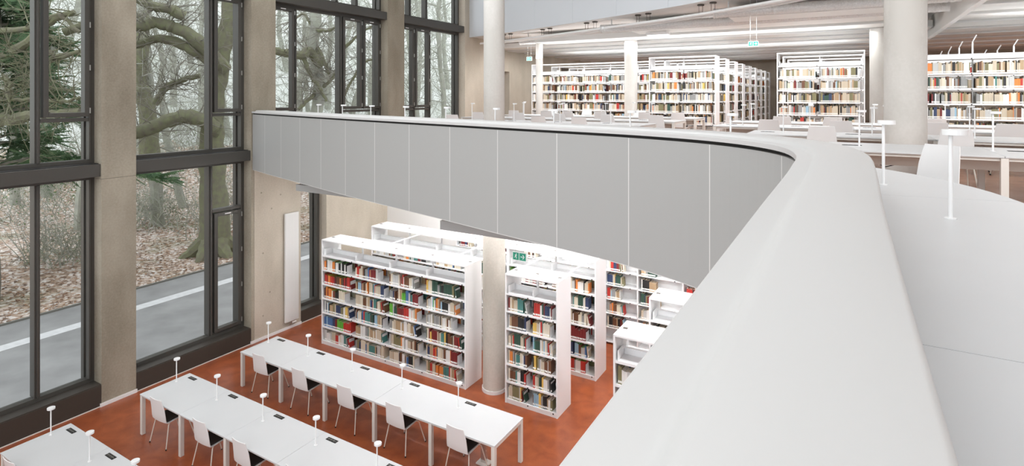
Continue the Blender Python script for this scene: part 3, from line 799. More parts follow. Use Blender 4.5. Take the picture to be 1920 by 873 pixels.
bookcase(9.83, 4, 1.09, 9.92, 0, 'white bookcase behind the nearest right one, mostly hidden', 'second right lower bookcase', rg, gB, vis_rows=(5, 4), crude=True)

# tie bars between the lower bookcases
for (x, ya, yb, lb) in ((3.3, 10.41, 11.52, 'white tie bar between the two long bookcases, left one'), (5.3, 10.41, 11.52, 'white tie bar between the two long bookcases, right one'),
                        (7.0, 10.42, 11.52, 'white tie bar from the short bookcase to the one behind, left one'), (8.0, 10.42, 11.52, 'white tie bar from the short bookcase to the one behind, right one')):
    m = MB(); m.box(x-.012, x+.012, ya-.02, yb+.02, 2.616, 2.636); tag(m.build('tie_bar', M_shelf), lb, 'bar', 'tie bars on the lower bookcases')

# wall shelving at the back of the lower room
t = empty('wall_shelving', (3.0, 13.43, 0)); tag(t, 'white wall shelving with few books along the back wall', 'shelving')
WN = 8; bw = 1.09
for b in range(WN+1):
    m = MB(); m.box(b*bw-.015, b*bw+.015, .0, .31, 0, 2.56); m.build('upright', M_shelf, t)
m = MB(); m.box(.016, WN*bw-.016, .30, .315, 0.02, 2.56); m.build('back_panel', M_shelf, t)
for k in range(8):
    m = MB(); m.box(.001, WN*bw-.001, .0, .30, .07+k*PIT-.02, .07+k*PIT)
    for b in range(1, WN+1): m.box(b*bw-.2, b*bw-.17, -.006, 0, .07+k*PIT-.02, .07+k*PIT, 1)
    m.build('shelf', [M_shelf, M_black], t)
for b in range(WN):
    for k in (1, 2, 3, 4, 5, 6):
        if b in (4, 5) and k > 0 or rg.random() < .55:
            x = 3.0+b*bw+(.08 if b != 4 else .30)
            fill(rg, x, x+.75, 13.46, .07+k*PIT+.0007, WL, .5, ('back wall shelving', k, b, WN))

# upper bookcases
gU2 = 'upper bookcases'
rows = [18.4+1.8*k for k in range(9)]
bookcase(14.30, 6, 1.09, 16.60, ZU, 'white open bookcase at the right edge, full of beige spines', 'right upper bookcase', rg, gU2, W=WU, canopy=False, vis_rows=(1, 2, 3, 4, 5), fillr=(.9, .99))
bookcase(11.10, 2, 1.08, 18.40, ZU, 'white two-bay bookcase left of the thick column', 'two-bay upper bookcase left of the thick column', rg, gU2, W=WU, vis_rows=(1, 2, 3, 4, 5), fillr=(.92, .99))
bookcase(7.25, 2, 1.03, 18.40, ZU, 'white upper bookcase just right of the middle column', 'upper bookcase right of the middle column', rg, gU2, W=WU, vis_rows=(1, 2, 3, 4, 5), fillr=(.92, .99))
bookcase(1.85, 5, 1.08, 20.20, ZU, 'long white upper bookcase left of the middle column', 'long upper bookcase left of the middle column', rg, gU2, W=WU, vis_rows=(1, 2, 3, 4, 5), fillr=(.8, .97))
for k, y in enumerate(rows[1:]):
    bookcase(7.25, 2, 1.03, y, ZU, 'white bookcase in the receding middle row, %s behind the front one' % ORD[k], '', rg, gU2, W=WU, vis_rows=(1, 2, 3, 4, 5), crude=True)
    bookcase(11.10, 2, 1.08, y, ZU, 'white bookcase hidden behind the two-bay one, %s behind it' % ORD[k], '', rg, gU2, W=WU, vis_rows=(2, 3, 4, 5), crude=True)
for k, y in enumerate((18.4, 20.2, 22.0)):
    bookcase(14.30, 6, 1.09, y, ZU, 'white bookcase behind the right edge one, %s behind it' % ORD[k], '', rg, gU2, W=WU, vis_rows=(3, 4, 5), crude=True, canopy=False)
for k, y in enumerate((22.0, 23.8, 25.6)):
    bookcase(1.85, 5, 1.08, y, ZU, 'white bookcase behind the long left upper one, %s behind it' % ORD[k], '', rg, gU2, W=WU, vis_rows=(3, 4, 5), crude=True)

# book meshes -------------------------------------------------------
def book_box(mb, b, page=None, mi=0, pmi=1, smi=2, sticker=True):
    """cover U, page block, sticker; y grows away from the viewer"""
    t, h, d = b['t'], b['h'], b['d']; c = min(.003, t*.12)
    def put(x0, x1, y0, y1, z0, z1, m_):
        if b['lean']:
            a = b['lean']; ca, sa = math.cos(a), math.sin(a); px = -t/2
            P = []
            for (x, y, z) in [(x0, y0, z0), (x1, y0, z0), (x1, y1, z0), (x0, y1, z0), (x0, y0, z1), (x1, y0, z1), (x1, y1, z1), (x0, y1, z1)]:
                xx = x-px; P.append((b['x']+px+xx*ca+z*sa, b['y']+y, b['z']-xx*sa*1+z*ca+(t*sa if sa > 0 else 0)))
            mb.quad_box(P, m_)
        else: mb.box(b['x']+x0, b['x']+x1, b['y']+y0, b['y']+y1, b['z']+z0, b['z']+z1, m_)
    put(-t/2, t/2, 0, c*1.3, 0, h, mi)
    put(-t/2, -t/2+c, c*1.3, d, 0, h, mi); put(t/2-c, t/2, c*1.3, d, 0, h, mi)
    put(-t/2+c, t/2-c, c*1.3, d-.004, .003, h-.004, pmi)
    if sticker: put(-t/2+.002, t/2-.002, -.0008, 0, .02, .055, smi)

names = list(PAL)
def score(b):
    d = depth_of((b['x'], b['y'], b['z'])); return b['t']*b['h']/(d*d)
def is_seen(b):
    n, k, bb, nb = b['where']
    if n == 'right lower bookcase': return False
    if n == 'bookcase behind the short one': return bb == nb-1
    if n == 'back wall shelving': return bb in (4, 5)
    return True
cand = [b for b in BOOKS if is_seen(b)]
cand.sort(key=score, reverse=True)
top300 = cand[:300]; ids = set(id(b) for b in top300)
rest = [b for b in BOOKS if id(b) not in ids]
BAYN = {1: ['only bay'], 2: ['left bay', 'right bay'], 4: ['leftmost bay', 'second bay', 'third bay', 'rightmost bay']}
cache = {}
for b in top300:
    q = (round(b['t'], 3), round(b['h'], 2), b['top'], b['lean'] != 0)
    t, h, d = max(.012, q[0]), q[1], .175
    key = q[:3]
    if key not in cache:
        m = MB(); book_box(m, dict(x=0, y=0, z=0, t=t, h=h, d=d, lean=0))
        me_o = m.build('book', [BM['cream'], M_tagg if b['top'] else M_page, M_sticker]); cache[key] = me_o.data; o = me_o
    else:
        o = bpy.data.objects.new('book', cache[key]); COL.objects.link(o)
    o.material_slots[0].link = 'OBJECT'; o.material_slots[0].material = BM[b['col']]
    if b['lean']:
        a = b['lean']; o.rotation_euler = (0, a, 0); o.location = (b['x']-b['t']/2*(1-math.cos(a)), b['y'], b['z']+t/2*abs(math.sin(a)))
    else: o.location = (b['x'], b['y'], b['z'])
    n, k, bb, nb = b['where']
    sh = {0: 'bottom shelf', 5: 'top book shelf'}.get(k, '%s shelf up' % ORD[k])
    if n == 'back wall shelving': bay = 'bay %d' % (bb+1)
    else: bay = BAYN.get(nb, ['bay %d' % (q_+1) for q_ in range(nb)])[bb]
    tall = 'tall ' if b['h'] > .265 else ('small ' if b['h'] < .215 else '')
    if tall and b['col'] in ('bright green', 'light blue', 'dark green', 'navy blue', 'dark red', 'pale grey'): tall = ''
    sn = {'long lower bookcase': 'long lower bookcase', 'short bookcase beside the round column': 'bookcase right of column'}.get(n, n)
    idx = b['i']; sfx = 'th' if 10 <= idx % 100 <= 20 else {1: 'st', 2: 'nd', 3: 'rd'}.get(idx % 10, 'th')
    tag(o, '%s%s book, %d%s from left, %s, %s, %s' % (tall, b['col'], idx, sfx, sh, bay, sn), 'book', 'books on the lower shelves')
# everything else on the shelves
m = MB()
mats_l = [BM[n_] for n_ in names]+[M_page, M_sticker, M_tagg]
NI = {n_: i for i, n_ in enumerate(names)}; PI_ = len(names)
for b in rest:
    book_box(m, b, mi=NI[b['col']], pmi=PI_ if not b['top'] else PI_+2, smi=PI_+1)
for b in CRUDE:
    x0, x1 = b['x']-b['t']/2, b['x']+b['t']/2
    m.box(x0, x1, b['y'], b['y']+b['d'], b['z'], b['z']+b['h']-.003, NI[b['col']])
    m.box(x0+.002, x1-.002, b['y']+.003, b['y']+b['d']-.002, b['z']+b['h']-.003, b['z']+b['h']-.001, PI_ if not b['top'] else PI_+2)
o = m.build('books', mats_l); tag(o, 'remaining rows of mixed library books on the farther shelves', 'books', kind='stuff')
# bookends
me = None; cnt = {}
for (x, y, z, wh) in BOOKENDS:
    n, k, bb, nb = wh
    if n in ('right lower bookcase',) or (n == 'bookcase behind the short one' and bb == 0): continue
    if me is None:
        m = MB(); m.box(0, .0025, 0, .17, 0, .20); m.box(.0025, .012, .01, .12, 0, .002); ob = m.build('bookend', M_shelf); me = ob.data
    else:
        ob = bpy.data.objects.new('bookend', me); COL.objects.link(ob)
    ob.location = (x, y, z)
    bay = BAYN.get(nb, ['bay %d' % (q_+1) for q_ in range(nb)])[bb]
    sh = {0: 'bottom shelf', 5: 'top book shelf'}.get(k, '%s shelf up' % ORD[k])
    tag(ob, 'white bookend, %s, %s, %s' % (sh, bay, n), 'bookend', 'white metal bookends')

# ------------------------------------------------------------------ exit signs
M_green = mat('sign_green', (.05, .50, .33), .5); M_signw = emit('sign_white', (.75, .82, .79), .25); M_signg = emit('sign_green_lit', (.03, .34, .22), .15)
def exit_sign(x, y, z, w_, h, ztop, label, both=False):
    t = empty('exit_sign', (x, y, z)); tag(t, label, 'exit sign')
    m = MB(); m.box(-w_/2, w_/2, 0, .03, 0, h); m.build('sign_box', M_signw, t)
    m = MB(); e = h*.08; y_ = -.002
    def q(x0, x1, z0, z1, mi=0, yy=y_): m.box(x0, x1, yy, 0.0005, z0, z1, mi)
    mid = -w_*.02
    q(-w_/2+e, mid-e/2, e, h-e); q(mid+e/2, w_/2-e, e, h-e)
    m.build('green_field', M_signg, t)
    m = MB(); yy = -.004; y2 = -.0022
    def pq(P): m.quad_box([(P[0][0], yy, P[0][1]), (P[1][0], yy, P[1][1]), (P[1][0], y2, P[1][1]), (P[0][0], y2, P[0][1]), (P[3][0], yy, P[3][1]), (P[2][0], yy, P[2][1]), (P[2][0], y2, P[2][1]), (P[3][0], y2, P[3][1])])
    cx = (w_/2-e+mid+e/2)/2; cz = h/2; a = h*.26
    pq([(cx-a, cz-a*.16), (cx+a*.3, cz-a*.16), (cx+a*.3, cz+a*.16), (cx-a, cz+a*.16)])
    pq([(cx-a*.05, cz+a*.95), (cx+a*.3, cz+a*.95), (cx+a, cz), (cx+a*.55, cz)])
    pq([(cx+a*.55, cz), (cx+a, cz), (cx+a*.3, cz-a*.95), (cx-a*.05, cz-a*.95)])
    m.build('arrow', M_signw, t)
    m = MB()
    cx = (-w_/2+e+mid-e/2)/2
    def st(x0, z0, x1, z1, wd):
        dx, dz = x1-x0, z1-z0; l = math.hypot(dx, dz); nx, nz_ = -dz/l*wd/2, dx/l*wd/2
        m.quad_box([(x0+nx, yy, z0+nz_), (x0-nx, yy, z0-nz_), (x0-nx, y2, z0-nz_), (x0+nx, y2, z0+nz_), (x1+nx, yy, z1+nz_), (x1-nx, yy, z1-nz_), (x1-nx, y2, z1-nz_), (x1+nx, y2, z1+nz_)])
    u = h*.1
    st(cx+u*.2, cz+u*1.6, cx-u*.3, cz-u*.4, u*1.1); st(cx-u*.3, cz-u*.4, cx-u*1.8, cz-u*1.6, u*.6); st(cx-u*.3, cz-u*.4, cx+u*1.0, cz-u*1.2, u*.6); st(cx+u*1.0, cz-u*1.2, cx+u*.6, cz-u*2.8, u*.6)
    st(cx+u*.1, cz+u*1.3, cx+u*1.5, cz+u*.6, u*.5); st(cx+u*.1, cz+u*1.3, cx-u*1.4, cz+u*1.0, u*.5)
    m.tube([(cx+u*.6, yy, cz+u*2.5), (cx+u*.6, y2, cz+u*2.5)], u*.6, 12)
    q2 = MB(); m.build('running_figure', M_signw, t)
    m = MB(); m.cyl(-w_*.3, .015, h, ztop-z, .004, 6); m.cyl(w_*.3, .015, h, ztop-z, .004, 6); m.build('suspension_rod', M_metal, t)
exit_sign(8.10, 8.24, 3.44, .27, .145, 4.378, 'green and white exit sign with arrow hanging below the balcony')
exit_sign(2.95, 17.95, 7.50, .22, .14, 8.555, 'small green exit sign near the left end of the gallery ceiling')
exit_sign(10.9, 14.75, 7.42, .23, .12, 8.555, 'small green exit sign hanging above the gallery aisle')

# ------------------------------------------------------------------ outdoors
def ground_mat():
    m = bpy.data.materials.new('leaf_litter'); m.use_nodes = True; t = m.node_tree; b = t.nodes['Principled BSDF']; b.inputs['Roughness'].default_value = .95
    tcn = t.nodes.new('ShaderNodeTexCoord')
    v = t.nodes.new('ShaderNodeTexVoronoi'); v.inputs['Scale'].default_value = 9; v.inputs['Randomness'].default_value = 1
    n = t.nodes.new('ShaderNodeTexNoise'); n.inputs['Scale'].default_value = .45; n.inputs['Detail'].default_value = 9; n.inputs['Roughness'].default_value = .7
    for q in (v, n): t.links.new(tcn.outputs['Object'], q.inputs['Vector'])
    sp = t.nodes.new('ShaderNodeSeparateColor'); t.links.new(v.outputs['Color'], sp.inputs[0])
    r = t.nodes.new('ShaderNodeValToRGB'); cr = r.color_ramp
    cr.elements[0].position = 0; cr.elements[0].color = (.16, .11, .085, 1); cr.elements[1].position = 1; cr.elements[1].color = (.75, .71, .68, 1)
    for p, c in ((.25, (.36, .25, .18, 1)), (.5, (.50, .39, .31, 1)), (.72, (.60, .53, .48, 1))):
        e = cr.elements.new(p); e.color = c
    t.links.new(sp.outputs[0], r.inputs['Fac'])
    r2 = t.nodes.new('ShaderNodeValToRGB'); r2.color_ramp.elements[0].position = .50; r2.color_ramp.elements[1].position = .66
    t.links.new(n.outputs['Fac'], r2.inputs['Fac'])
    mx = t.nodes.new('ShaderNodeMix'); mx.data_type = 'RGBA'; t.links.new(r2.outputs[0], mx.inputs[0])
    t.links.new(r.outputs[0], mx.inputs[6]); mx.inputs[7].default_value = (.17, .19, .10, 1)
    m2 = t.nodes.new('ShaderNodeMix'); m2.data_type = 'RGBA'; m2.inputs[0].default_value = .55
    t.links.new(r.outputs[0], m2.inputs[6]); t.links.new(mx.outputs[2], m2.inputs[7])
    t.links.new(m2.outputs[2], b.inputs['Base Color'])
    bp = t.nodes.new('ShaderNodeBump'); bp.inputs['Strength'].default_value = .6; bp.inputs['Distance'].default_value = .04
    t.links.new(v.outputs['Distance'], bp.inputs['Height']); t.links.new(bp.outputs[0], b.inputs['Normal'])
    return m
M_leaf = ground_mat()
M_road = mat('asphalt', (.27, .272, .272), .75, noise=.18, nscale=1.1, bump=.3, detail=12)
M_line = mat('road_paint', (.62, .63, .64), .7, noise=.08, nscale=6)
M_kerb = mat('kerb_stone', (.19, .19, .17), .85)
M_moss = mat('mossy_bark', (.15, .135, .105), .9, nscale=5, bump=.5, col2=(.195, .21, .115), detail=8)
M_bark = mat('grey_bark', (.17, .155, .135), .9, nscale=7, bump=.4, col2=(.26, .25, .20), detail=8)
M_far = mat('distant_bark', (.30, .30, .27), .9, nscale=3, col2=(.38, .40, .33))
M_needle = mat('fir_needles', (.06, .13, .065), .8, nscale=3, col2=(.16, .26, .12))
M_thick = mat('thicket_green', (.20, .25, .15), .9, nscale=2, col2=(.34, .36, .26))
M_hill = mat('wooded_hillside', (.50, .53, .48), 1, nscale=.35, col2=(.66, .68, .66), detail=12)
M_ivy = mat('ivy_leaves', (.06, .13, .05), .8, nscale=4, col2=(.14, .22, .08))
rt = random.Random(3)
m = MB(); N1, N2 = 60, 60
def gz_(x, y):
    d = max(0, -x-8); z = -.2+.0*d
    z += .035*d if d < 24 else .84+(d-24)*.36
    q = math.hypot(x-5, y)-34
    if q > 0: z += q*.30*min(1, d/14)
    return z+.12*math.sin(x*.6+y*.35)*min(1, d/4)+.10*math.sin(y*.8)*min(1, d/4)
xs = [-7.45-.5*(i**1.55)*.35 for i in range(44)]; ys = [-30+i*1.9 for i in range(84)]
for x in xs:
    for y in ys: m.v.append((x, y, gz_(x, y)-.001))
for i in range(len(xs)-1):
    for j in range(len(ys)-1):
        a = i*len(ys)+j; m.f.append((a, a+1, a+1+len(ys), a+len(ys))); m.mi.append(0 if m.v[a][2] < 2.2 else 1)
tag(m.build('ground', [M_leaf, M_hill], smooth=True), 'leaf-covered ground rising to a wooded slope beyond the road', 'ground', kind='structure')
m = MB(); m.box(-7.45, -.6, -30, 130, -.5, -.2); tag(m.build('road', M_road), 'grey asphalt road outside the windows', 'road', kind='structure')
m = MB(); m.box(-5.88, -5.46, -30, 130, -.2, -.195); tag(m.build('road_marking', M_line), 'white line painted along the asphalt road', 'road marking', kind='structure')
m = MB(); m.box(-7.53, -7.45, -30, 130, -.4, -.15); tag(m.build('kerb', M_kerb), 'narrow stone kerb between road and leaves', 'kerb', kind='structure')
# scattered fallen leaves (uncountable)
m = MB()
for k in range(15000):
    x = -7.6-abs(rt.gauss(0, 6)); y = rt.uniform(0, 34); z = gz_(x, y)+.01; s_ = rt.uniform(.03, .065); a = rt.uniform(0, 6.3); c_, n_ = math.cos(a)*s_, math.sin(a)*s_
    m.poly([(x-c_, y-n_, z+rt.uniform(0, .03)), (x+n_*.6, y-c_*.6, z+rt.uniform(0, .04)), (x+c_, y+n_, z+rt.uniform(0, .03)), (x-n_*.6, y+c_*.6, z+rt.uniform(0, .04))], k % 3)
tag(m.build('fallen_leaves', [mat('leaf_a', (.33, .19, .11), .9), mat('leaf_b', (.50, .38, .29), .9), mat('leaf_c', (.20, .12, .08), .9)]), 'brown fallen leaves covering the ground behind the kerb', 'leaves', kind='stuff')

def limb(mb, pts, r0, r1, n=8, m_=0, rg_=rt, wob=.05):
    P = [Vector(p) for p in pts]; out = []
    Q = [P[0]*2-P[1]]+P+[P[-1]*2-P[-2]]
    for i in range(1, len(Q)-2):
        for k in range(5):
            t = k/5; a, b, c, d = Q[i-1:i+3]
            out.append(.5*((2*b)+(c-a)*t+(2*a-5*b+4*c-d)*t*t+(3*b-a-3*c+d)*t**3))
    out.append(P[-1])
    L = len(out)
    out = [p+Vector((rg_.uniform(-1, 1), rg_.uniform(-1, 1), rg_.uniform(-1, 1)))*wob*(0 if i in (0, L-1) else 1) for i, p in enumerate(out)]
    rad = [(r0+(r1-r0)*i/(L-1))*rg_.uniform(.9, 1.12) for i in range(L)]
    mb.tube(out, rad, n, m_); return out, rad
def twigs(mb, p, d, ln, r, lev, rg_, m_=0, droop=0., n=4):
    d = d.normalized(); pts = [p]; q = p.copy(); dd = d.copy(); seg = 4
    for k in range(seg):
        dd = (dd+Vector((rg_.uniform(-.35, .35), rg_.uniform(-.35, .35), rg_.uniform(-.3, .3)-droop))).normalized()
        q = q+dd*(ln/seg); pts.append(q.copy())
    mb.tube(pts, [r*(1-.18*k) for k in range(seg+1)], n if lev > 1 else 3, m_, cap=False)
    if lev > 0:
        for k in range(rg_.randint(3, 4)):
            i = rg_.randint(1, seg); a = Vector((rg_.uniform(-1, 1), rg_.uniform(-1, 1), rg_.uniform(-.6, .9)))
            twigs(mb, pts[i], (pts[i]-pts[i-1]).normalized()+a*.9, ln*rg_.uniform(.45, .7), r*.5, lev-1, rg_, m_, droop, n)

def P(px, py, d):
    """point seen in that direction at camera depth d, used to survey the trees from the photograph"""
    t = (px-960)/1059; u = -(py-181)/1059
    return Vector((12.82+d*(-_s+t*_c), d*(_c+t*_s), 6.2+d*u))

def tree_obj(name, parts, label, cat='tree', group=None):
    t = empty(name); tag(t, label, cat, group)
    for (nm, mb, mt, sm) in parts: mb.build(nm, mt, t, smooth=sm)
    return t
# the big mossy oak: trunk at (-10.6,13.6)
tr = MB(); br = MB(); tw = MB()
base = P(400, 474, 23.0); base.z = -.35
limb(tr, [base, base+V(.0, .1, 1.2), P(398, 330, 23.2), P(398, 250, 23.2), P(408, 150, 23.3), P(424, 60, 23.5), P(436, -60, 23.5)], .62, .24, 14, wob=.03)
for a in range(6):
    an = a*1.05; limb(tr, [base+V(0, 0, .9), base+V(math.cos(an)*.7, math.sin(an)*.7, .35), base+V(math.cos(an)*1.35, math.sin(an)*1.35, -.1)], .42, .10, 8, wob=.02)
LIMBS = [([P(422, 130, 23.2), P(395, 100, 22.6), P(350, 62, 22.2), P(320, 50, 22), P(290, 42, 21.8), P(258, 52, 21.5), P(200, 40, 21), P(120, 60, 20.5)], .30, .15),
         ([P(408, 150, 23.3), P(395, 118, 22.8), P(350, 88, 22.4), P(300, 72, 22.2), P(262, 82, 22), P(225, 88, 21.8)], .24, .13),
         ([P(410, 245, 23), P(385, 228, 22.6), P(350, 218, 22.4), P(310, 228, 22.2), P(280, 242, 22), P(250, 250, 21.8), P(215, 262, 21.6)], .30, .22),
         ([P(345, 30, 22), P(320, 18, 21.8), P(290, 12, 21.5), P(262, 2, 21.5), P(230, -20, 21.3)], .22, .14),
         ([P(290, 195, 24), P(310, 165, 24), P(340, 150, 24.2), P(375, 142, 24.5)], .16, .10),
         ([P(285, 320, 26), P(275, 200, 26), P(262, 150, 26), P(270, 70, 26), P(268, 20, 26)], .42, .22),
         ([P(430, 60, 23.5), P(470, 40, 24), P(520, 10, 24.5)], .25, .12)]
for pts, a, b in LIMBS:
    out, rad = limb(br, pts, a, b, 9, wob=.035)
    for k in range(26):
        i = rt.randrange(2, len(out)-1); p = out[i]
        twigs(tw, p, Vector((rt.uniform(-1, 1), rt.uniform(-1, 1), rt.uniform(-.7, 1))), rt.uniform(.8, 2.0), .024, 2, rt)
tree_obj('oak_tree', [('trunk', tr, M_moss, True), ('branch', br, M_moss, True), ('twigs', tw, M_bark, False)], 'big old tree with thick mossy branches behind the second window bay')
# crooked tree in the third bay
tr = MB(); br = MB(); tw = MB()
b3 = P(596, 470, 27); b3.z = 0
limb(tr, [b3, P(592, 300, 27), P(590, 240, 27), P(600, 170, 27), P(588, 95, 27), P(592, 30, 27), P(580, -60, 27)], .36, .22, 10, wob=.03)
for pts, a, b in [([P(600, 125, 27), P(580, 96, 26.6), P(566, 104, 26), P(540, 100, 25.5), P(515, 95, 25)], .24, .17), ([P(592, 92, 27), P(608, 118, 27), P(618, 140, 27)], .20, .05), ([P(588, 55, 27), P(610, 58, 26.5), P(640, 48, 26)], .11, .05),
                  ([P(600, 165, 27), P(620, 150, 26.5), P(640, 120, 26)], .10, .05), ([P(600, 165, 27), P(580, 185, 26.5), P(560, 205, 26)], .12, .07), ([P(568, 105, 26), P(582, 140, 26.2), P(600, 165, 26.4), P(612, 190, 26.5)], .11, .06),
                  ([P(592, 62, 27), P(570, 28, 27), P(545, 40, 27)], .07, .04), ([P(645, 90, 28), P(680, 60, 28), P(712, 40, 28)], .09, .04), ([P(640, 190, 28), P(680, 120, 28), P(720, 110, 28)], .08, .04)]:
    out, rad = limb(br, pts, a, b, 8, wob=.03)
    for k in range(16):
        p = out[rt.randrange(1, len(out))]; twigs(tw, p, Vector((rt.uniform(-1, 1), rt.uniform(-1, 1), rt.uniform(-.8, 1))), rt.uniform(.8, 2.2), .022, 2, rt)
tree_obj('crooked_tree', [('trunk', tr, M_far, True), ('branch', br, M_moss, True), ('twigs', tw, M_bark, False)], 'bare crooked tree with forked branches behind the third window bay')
# fourth bay bare tree
tr = MB(); tw = MB(); b4 = P(835, 400, 36); b4.z = 1
limb(tr, [b4, P(830, 180, 36), P(822, 60, 36), P(828, -40, 36)], .2, .12, 7)
for k in range(22):
    p = P(828, rt.uniform(-20, 200), 36); twigs(tw, p, Vector((rt.uniform(-1, 1), rt.uniform(-1, 1), rt.uniform(-.4, 1))), rt.uniform(2, 3.6), .035, 2, rt)
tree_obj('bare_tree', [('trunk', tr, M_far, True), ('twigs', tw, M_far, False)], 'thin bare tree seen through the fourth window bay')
# conifer in the first bay
tr = MB(); br = MB(); nd = MB()
bc = P(-32, 560, 17.5); bc.z = -.3
limb(tr, [bc, bc+V(0, 0, 3.5), bc+V(.1, .1, 8), bc+V(0, 0, 13)], .42, .22, 12)
def spray(mb, p, d, ln, rg_):
    d = d.normalized(); side = d.cross(Vector((0, 0, 1)))
    if side.length < .1: side = Vector((1, 0, 0))
    side.normalize(); n = 13
    for k in range(n):
        q = p+d*(ln*k/n)+Vector((0, 0, -.10*ln*(k/n)**2))
        for sg in (-1, 1):
            l2 = ln*.42*(1-.55*k/n)*rg_.uniform(.7, 1.1); e = q+(side*sg*.85+d*.6).normalized()*l2+Vector((0, 0, -.25*l2)); w2 = .011
            mb.poly([tuple(q+d*w2), tuple(q-d*w2), tuple(e-d*w2*.2+V(0, 0, -.01)), tuple(e+V(0, 0, .02))], 0)
            f = q.lerp(e, .55)
            for s2 in (-1, 1):
                g = f+(d*.8*s2+side*sg*.6).normalized()*l2*.38+V(0, 0, -.05*l2); mb.poly([tuple(f+V(0, 0, w2)), tuple(f-V(0, 0, w2)), tuple(g)], 0)
rn = random.Random(21)
for k in range(58):
    z = 3.6+k*.16; a = rn.uniform(0, 6.28); ln = rn.uniform(3.0, 5.6)*(1-.02*k); q0 = bc+V(0, 0, z+.3)
    dirv = Vector((math.cos(a), math.sin(a), rn.uniform(-.15, .2)))
    pts = [q0, q0+dirv*ln*.35+V(0, 0, .1), q0+dirv*ln*.7+V(0, 0, -.15), q0+dirv*ln+V(0, 0, -.6)]
    out, rad = limb(br, pts, .055, .012, 5, wob=.03)
    for i in range(5, len(out)):
        for s_ in range(5):
            sd = Vector((rn.uniform(-1, 1), rn.uniform(-1, 1), rn.uniform(-.5, .3)))
            spray(nd, out[i], dirv*.6+sd, rn.uniform(.45, .95), rn)
for pts, a, b in [([P(-60, 250, 17), P(-10, 228, 16), P(30, 222, 15.4), P(60, 216, 15), P(95, 214, 15), P(150, 210, 15)], .20, .09), ([P(-30, 120, 17), P(15, 100, 16.5), P(55, 76, 16), P(95, 40, 16), P(140, 22, 16)], .15, .07),
                  ([P(-30, 60, 17), P(60, 50, 16), P(110, 28, 16), P(150, 60, 16)], .09, .05), ([P(10, 150, 15.5), P(20, 185, 15.3), P(60, 184, 15.2), P(120, 190, 15.2), P(150, 182, 15.2)], .05, .04), ([P(5, 140, 15.5), P(18, 160, 15.4), P(20, 185, 15.3)], .05, .05),
                  ([P(60, 140, 16), P(100, 110, 16), P(150, 95, 16)], .07, .04), ([P(92, 95, 16), P(105, 108, 16), P(150, 98, 16)], .06, .05)]:
    out, rad = limb(br, pts, a, b, 8, m_=1, wob=.03)
    for k in range(14):
        p = out[rt.randrange(1, len(out))]; twigs(br, p, Vector((rt.uniform(-1, 1), rt.uniform(-1, 1), rt.uniform(-.9, .6))), rt.uniform(.7, 1.8), .02, 2, rt, m_=1)
t = empty('conifer_tree'); tag(t, 'dark green conifer with pale twisted branches behind the nearest window bay', 'tree')
tr.build('trunk', M_bark, t, smooth=True); br.build('branch', [M_bark, M_moss], t); nd.build('needles', M_needle, t)

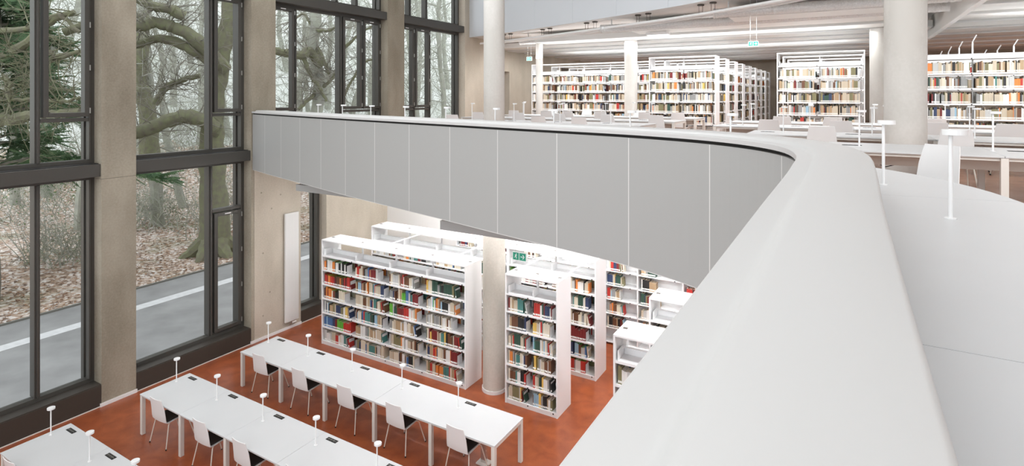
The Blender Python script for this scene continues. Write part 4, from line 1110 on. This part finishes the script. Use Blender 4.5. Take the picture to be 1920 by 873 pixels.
# distant bare trees and thickets
TREES = [(300, 27, .30), (345, 30, .22), (445, 33, .25), (150, 26, .25), (90, 32, .3), (30, 30, .25), (520, 38, .35), (560, 44, .25), (660, 42, .3), (695, 50, .3), (720, 36, .2), (780, 44, .28), (805, 55, .3), (850, 48, .3), (250, 40, .3), (375, 42, .3), (615, 52, .35), (410, 50, .3), (120, 45, .3), (60, 48, .3), (10, 40, .3), (270, 50, .25), (325, 46, .28), (360, 52, .3), (430, 44, .25), (540, 58, .3), (580, 48, .22), (640, 60, .3), (700, 40, .2), (770, 60, .3), (790, 40, .2), (840, 60, .3), (865, 50, .25), (-30, 38, .3)]
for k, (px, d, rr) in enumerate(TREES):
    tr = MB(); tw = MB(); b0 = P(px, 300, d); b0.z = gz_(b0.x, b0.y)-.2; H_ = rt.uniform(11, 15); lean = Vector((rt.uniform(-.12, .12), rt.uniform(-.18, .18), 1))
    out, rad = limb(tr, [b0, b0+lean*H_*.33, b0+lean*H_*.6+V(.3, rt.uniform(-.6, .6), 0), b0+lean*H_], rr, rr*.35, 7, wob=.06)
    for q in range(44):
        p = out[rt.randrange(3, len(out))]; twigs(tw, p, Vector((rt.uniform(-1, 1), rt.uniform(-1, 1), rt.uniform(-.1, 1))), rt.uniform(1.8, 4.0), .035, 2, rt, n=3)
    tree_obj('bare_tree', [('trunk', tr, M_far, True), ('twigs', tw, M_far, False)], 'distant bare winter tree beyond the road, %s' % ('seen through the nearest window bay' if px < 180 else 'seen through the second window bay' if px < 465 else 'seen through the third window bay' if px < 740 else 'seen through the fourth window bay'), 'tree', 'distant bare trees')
BUSH = [(120, 330, 21, 1.3, 'low green bush beyond the kerb in the nearest window'), (280, 335, 27, 1.5, 'ivy-green bush at the foot of a distant trunk'), (425, 310, 27, 2.6, 'tangled grey thicket right of the big tree'), (540, 240, 40, 4.0, 'pale thicket behind the third window bay'),
        (700, 220, 42, 4.0, 'twiggy thicket low in the third window bay'), (830, 205, 40, 4.5, 'pale thicket behind the fourth window bay'), (60, 300, 28, 2.8, 'dark thicket behind the conifer'), (200, 300, 34, 3.2, 'grey thicket hidden behind the brown pillar'), (350, 290, 40, 3.4, 'pale thicket far behind the mossy branches')]
for (px, py, d, R_, lb) in BUSH:
    c0 = P(px, py, d); c0.z = gz_(c0.x, c0.y); m = MB(); lv = MB()
    for q in range(60):
        a = rt.uniform(0, 6.28); p = c0+Vector((rt.gauss(0, R_*.5), rt.gauss(0, R_*.5), .0))
        twigs(m, p, Vector((rt.uniform(-.8, .8), rt.uniform(-.8, .8), 1)), rt.uniform(.8, 1.3)*R_, .02, 2, rt, n=3)
    for q in range(1500):
        v_ = Vector((rt.gauss(0, 1), rt.gauss(0, 1), rt.gauss(0, 1))).normalized()*R_*rt.uniform(.4, 1)**.5; p = c0+Vector((v_.x, v_.y, abs(v_.z)*1.1))
        s_ = rt.uniform(.04, .09)*(d/25); e1 = Vector((rt.uniform(-1, 1), rt.uniform(-1, 1), rt.uniform(-1, 1)))*s_; e2 = Vector((rt.uniform(-1, 1), rt.uniform(-1, 1), rt.uniform(-1, 1)))*s_
        lv.poly([tuple(p), tuple(p+e1), tuple(p+e2)])
    tree_obj('thicket', [('stems', m, M_far, False), ('leaves', lv, M_thick if 'dark' not in lb else M_ivy, False)], lb, 'bush')
